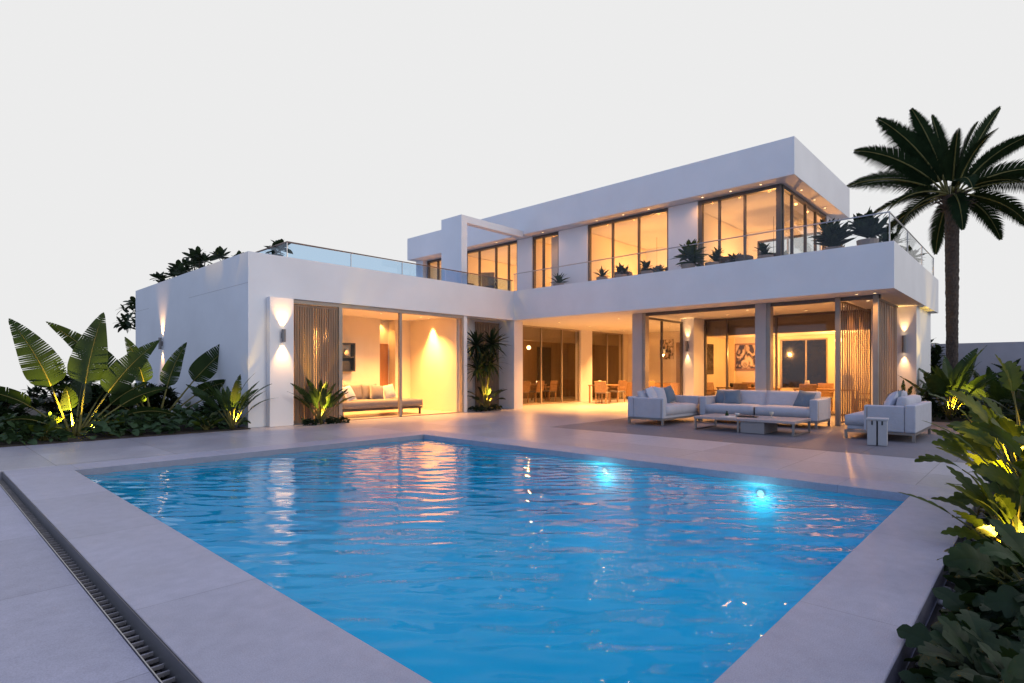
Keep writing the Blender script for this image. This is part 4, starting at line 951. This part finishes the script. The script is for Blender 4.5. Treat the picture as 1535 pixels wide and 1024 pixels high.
# balcony and roof plants
def pot_plant(label, loc, L, W, n, seed, mat=L_DRK, grp='plants on the balcony', el=(0, 85), k=1, sc=1):
    r = thing('balcony_plant', label, 'potted plant', loc, 0, grp); rnd = random.Random(seed); lf = MB()
    MB().lathe([(.001, 0), (.15, 0), (.19, .34), (.17, .34), (.16, .28), (.001, .28)], n=16).build('plant_pot', POT, r)
    for q in range(k):
        rosette(lf, Vector((rnd.uniform(-.12, .12)*(k > 1), rnd.uniform(-.12, .12)*(k > 1), .36+rnd.uniform(0, .22)*(k > 1))), n, L, W, el, (5, 40), rnd, 5)
    lf.build('foliage', mat, r, smooth=True)
    r.scale = (sc,)*3; return r
pot_plant('dark rosette plant behind the balcony rail before the pier between upper windows', (14.9, 7.2, 3.95), .50, .13, 30, 91, L_MID, k=3)
pot_plant('small dark plant behind the balcony rail at the left of the middle upper window', (15.1, 10.2, 3.95), .34, .06, 26, 92)
pot_plant('large dark bushy plant behind the rail near the balcony corner, left of two', (15.7, 3.75, 3.95), .42, .13, 16, 93, L_DRK, k=7, sc=1.22, el=(15, 88))
pot_plant('large dark bushy plant behind the rail at the balcony corner, right of two', (15.3, 2.95, 3.95), .40, .13, 16, 94, L_DRK, k=7, sc=1.22, el=(15, 88))
pot_plant('dark trailing plant behind the glass on the short balcony side', (16.9, 2.75, 3.95), .40, .12, 18, 95, k=3, el=(-40, 80))
pot_plant('dark plant farther along the short balcony side before the palm', (19.4, 2.75, 3.95), .40, .12, 18, 98, k=3, el=(-40, 80))
pot_plant('small dark plant on the balcony before the left pane of the corner window', (15.1, 6.6, 3.95), .26, .09, 12, 197, k=3)
pot_plant('small dark plant on the balcony before the corner post of the upper window', (15.15, 5.2, 3.95), .26, .09, 12, 187, k=3)
pot_plant('small dark plant on the balcony before the middle pane of the middle window', (15.1, 9.5, 3.95), .26, .09, 12, 217, k=3)
pot_plant('small dark plant on the balcony before the right pane of the middle window', (15.1, 8.6, 3.95), .26, .09, 12, 211, k=3)
pot_plant('tall leafy plant in the balcony nook before the narrow curtained window', (15.15, 12.0, 3.95), .42, .09, 26, 96, L_MID)
pot_plant('dark bushy plant beyond the short glazed end of the upper storey', (17.6, 4.2, 3.95), .42, .12, 20, 97, k=4)
pot_plant('dark bushy potted plant inside the corner window between two tub chairs', (16.45, 6.45, 3.95), .28, .11, 14, 99, k=4)
pot_plant('dark bushy potted plant inside the short glazed end of the upper storey', (17.3, 5.5, 3.95), .34, .13, 14, 100, k=6)
pot_plant('dark potted plant inside the middle upper window between tub chairs', (16.4, 8.95, 3.95), .24, .10, 14, 101, k=4)
for i, (x, y, z, k, lab) in enumerate(((6.1, 21.4, 3.9, 6, 'dark roof plant at the back of the wing roof, second from the rear'), (6.15, 20.1, 3.9, 8, 'dark bushy roof plant in the middle of the wing side wall top'), (6.1, 18.7, 3.9, 8, 'tall dark roof plant right of the middle of the wing side wall top'),
                                         (6.0, 15.9, 3.85, 5, 'dark roof plant peeping over the front corner of the wing'), (6.6, 14.6, 3.9, 4, 'dark roof plant behind the wing railing corner'), (5.95, 22.3, 3.9, 4, 'dark roof plant at the rear corner of the wing'))):
    r = thing('roof_plant', lab, 'plant', (x, y, z), 0, 'plants on the wing roof'); rnd = random.Random(110+i); lf = MB(); sm = MB()
    for q in range(k):
        c = Vector((rnd.uniform(-.25, .25), rnd.uniform(-.5, .5), .25+rnd.uniform(0, .62)*(1 if k > 5 else .6))); sm.tube([(0, 0, -.2), tuple(c)], [.02, .008], 5)
        rosette(lf, c, 9, .32, .15, (-10, 75), (5, 40), rnd, 5, .25, .1, .95)
    sm.build('branch', TWIG, r); lf.build('foliage', L_DRK, r, smooth=True)
bt = thing('garden_tree', 'dark leafy tree top showing past the rear edge of the wing side wall', 'tree', (6.35, 26.0, 0)); rnd = random.Random(130); lf = MB(); sm = MB()
sm.tube([(0, 0, 0), (.05, 0, 1.8), (0, .05, 3.3)], [.09, .07, .05], 8)
for q in range(26):
    c = Vector((rnd.uniform(-.75, .8), rnd.uniform(-.7, .7), rnd.uniform(3.0, 4.05))); sm.tube([(0, .04, 2.9), tuple(c)], [.025, .008], 5); rosette(lf, c, 9, .36, .16, (-50, 70), (15, 60), rnd, 5, .25, .1, .95)
sm.build('trunk', TWIG, bt); lf.build('crown', L_DRK, bt, smooth=True)

# ---------------------------------------------------------------- sky, sun, camera
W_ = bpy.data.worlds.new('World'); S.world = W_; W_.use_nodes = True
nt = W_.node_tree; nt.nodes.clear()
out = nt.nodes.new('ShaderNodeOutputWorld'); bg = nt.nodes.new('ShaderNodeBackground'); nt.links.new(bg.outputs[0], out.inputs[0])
sky = nt.nodes.new('ShaderNodeTexSky'); sky.sky_type = 'NISHITA'; sky.sun_disc = False; sky.sun_elevation = R(22); sky.sun_rotation = R(150)
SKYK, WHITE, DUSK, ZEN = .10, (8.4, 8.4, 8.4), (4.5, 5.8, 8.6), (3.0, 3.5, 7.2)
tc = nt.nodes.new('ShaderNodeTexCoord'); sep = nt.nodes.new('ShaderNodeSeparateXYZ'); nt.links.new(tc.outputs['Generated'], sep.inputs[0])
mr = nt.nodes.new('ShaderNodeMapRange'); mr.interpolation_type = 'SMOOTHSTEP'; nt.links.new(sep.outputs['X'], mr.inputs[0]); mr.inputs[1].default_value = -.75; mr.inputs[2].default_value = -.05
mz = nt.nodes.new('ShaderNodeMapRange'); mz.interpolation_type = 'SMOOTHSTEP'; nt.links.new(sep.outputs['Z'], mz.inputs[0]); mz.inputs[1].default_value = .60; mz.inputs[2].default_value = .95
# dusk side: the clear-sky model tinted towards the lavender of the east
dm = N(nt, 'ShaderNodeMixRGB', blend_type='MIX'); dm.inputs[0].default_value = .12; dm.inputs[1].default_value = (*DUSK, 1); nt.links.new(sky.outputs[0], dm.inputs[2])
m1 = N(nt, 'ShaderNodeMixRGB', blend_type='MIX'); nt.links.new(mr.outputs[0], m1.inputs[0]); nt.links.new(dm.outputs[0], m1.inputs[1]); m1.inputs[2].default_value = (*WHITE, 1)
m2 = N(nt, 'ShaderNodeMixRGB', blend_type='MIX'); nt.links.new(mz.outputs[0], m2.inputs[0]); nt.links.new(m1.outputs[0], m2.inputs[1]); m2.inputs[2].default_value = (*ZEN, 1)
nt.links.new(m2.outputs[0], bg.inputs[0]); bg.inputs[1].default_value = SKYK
sl = bpy.data.lights.new('sun', 'SUN'); sl.energy = .6; sl.angle = R(25); sl.color = (1, .95, .92)
so = bpy.data.objects.new('sun', sl); COL.objects.link(so)
el, azs = R(22), R(-75)
so.rotation_euler = Vector((-math.cos(el)*math.cos(azs), -math.cos(el)*math.sin(azs), -math.sin(el))).to_track_quat('-Z', 'Y').to_euler()

cam = bpy.data.cameras.new('camera'); co = bpy.data.objects.new('camera', cam); COL.objects.link(co)
cam.sensor_width = 36; cam.lens = 847/1535*36; cam.shift_y = 45/1535; cam.clip_end = 600; cam.clip_start = .05
co.location = (0, 0, 1.3); co.rotation_euler = (PI/2, 0, -math.atan2(.7302, .6833))
S.camera = co
S.view_settings.view_transform = 'Standard'; S.view_settings.look = 'None'; S.view_settings.exposure = 0; S.view_settings.gamma = 1
cy = S.cycles
cy.max_bounces = 8; cy.diffuse_bounces = 4; cy.glossy_bounces = 4; cy.transparent_max_bounces = 24; cy.transmission_bounces = 4
cy.sample_clamp_indirect = 6; cy.use_denoising = True; cy.caustics_reflective = False; cy.caustics_refractive = False
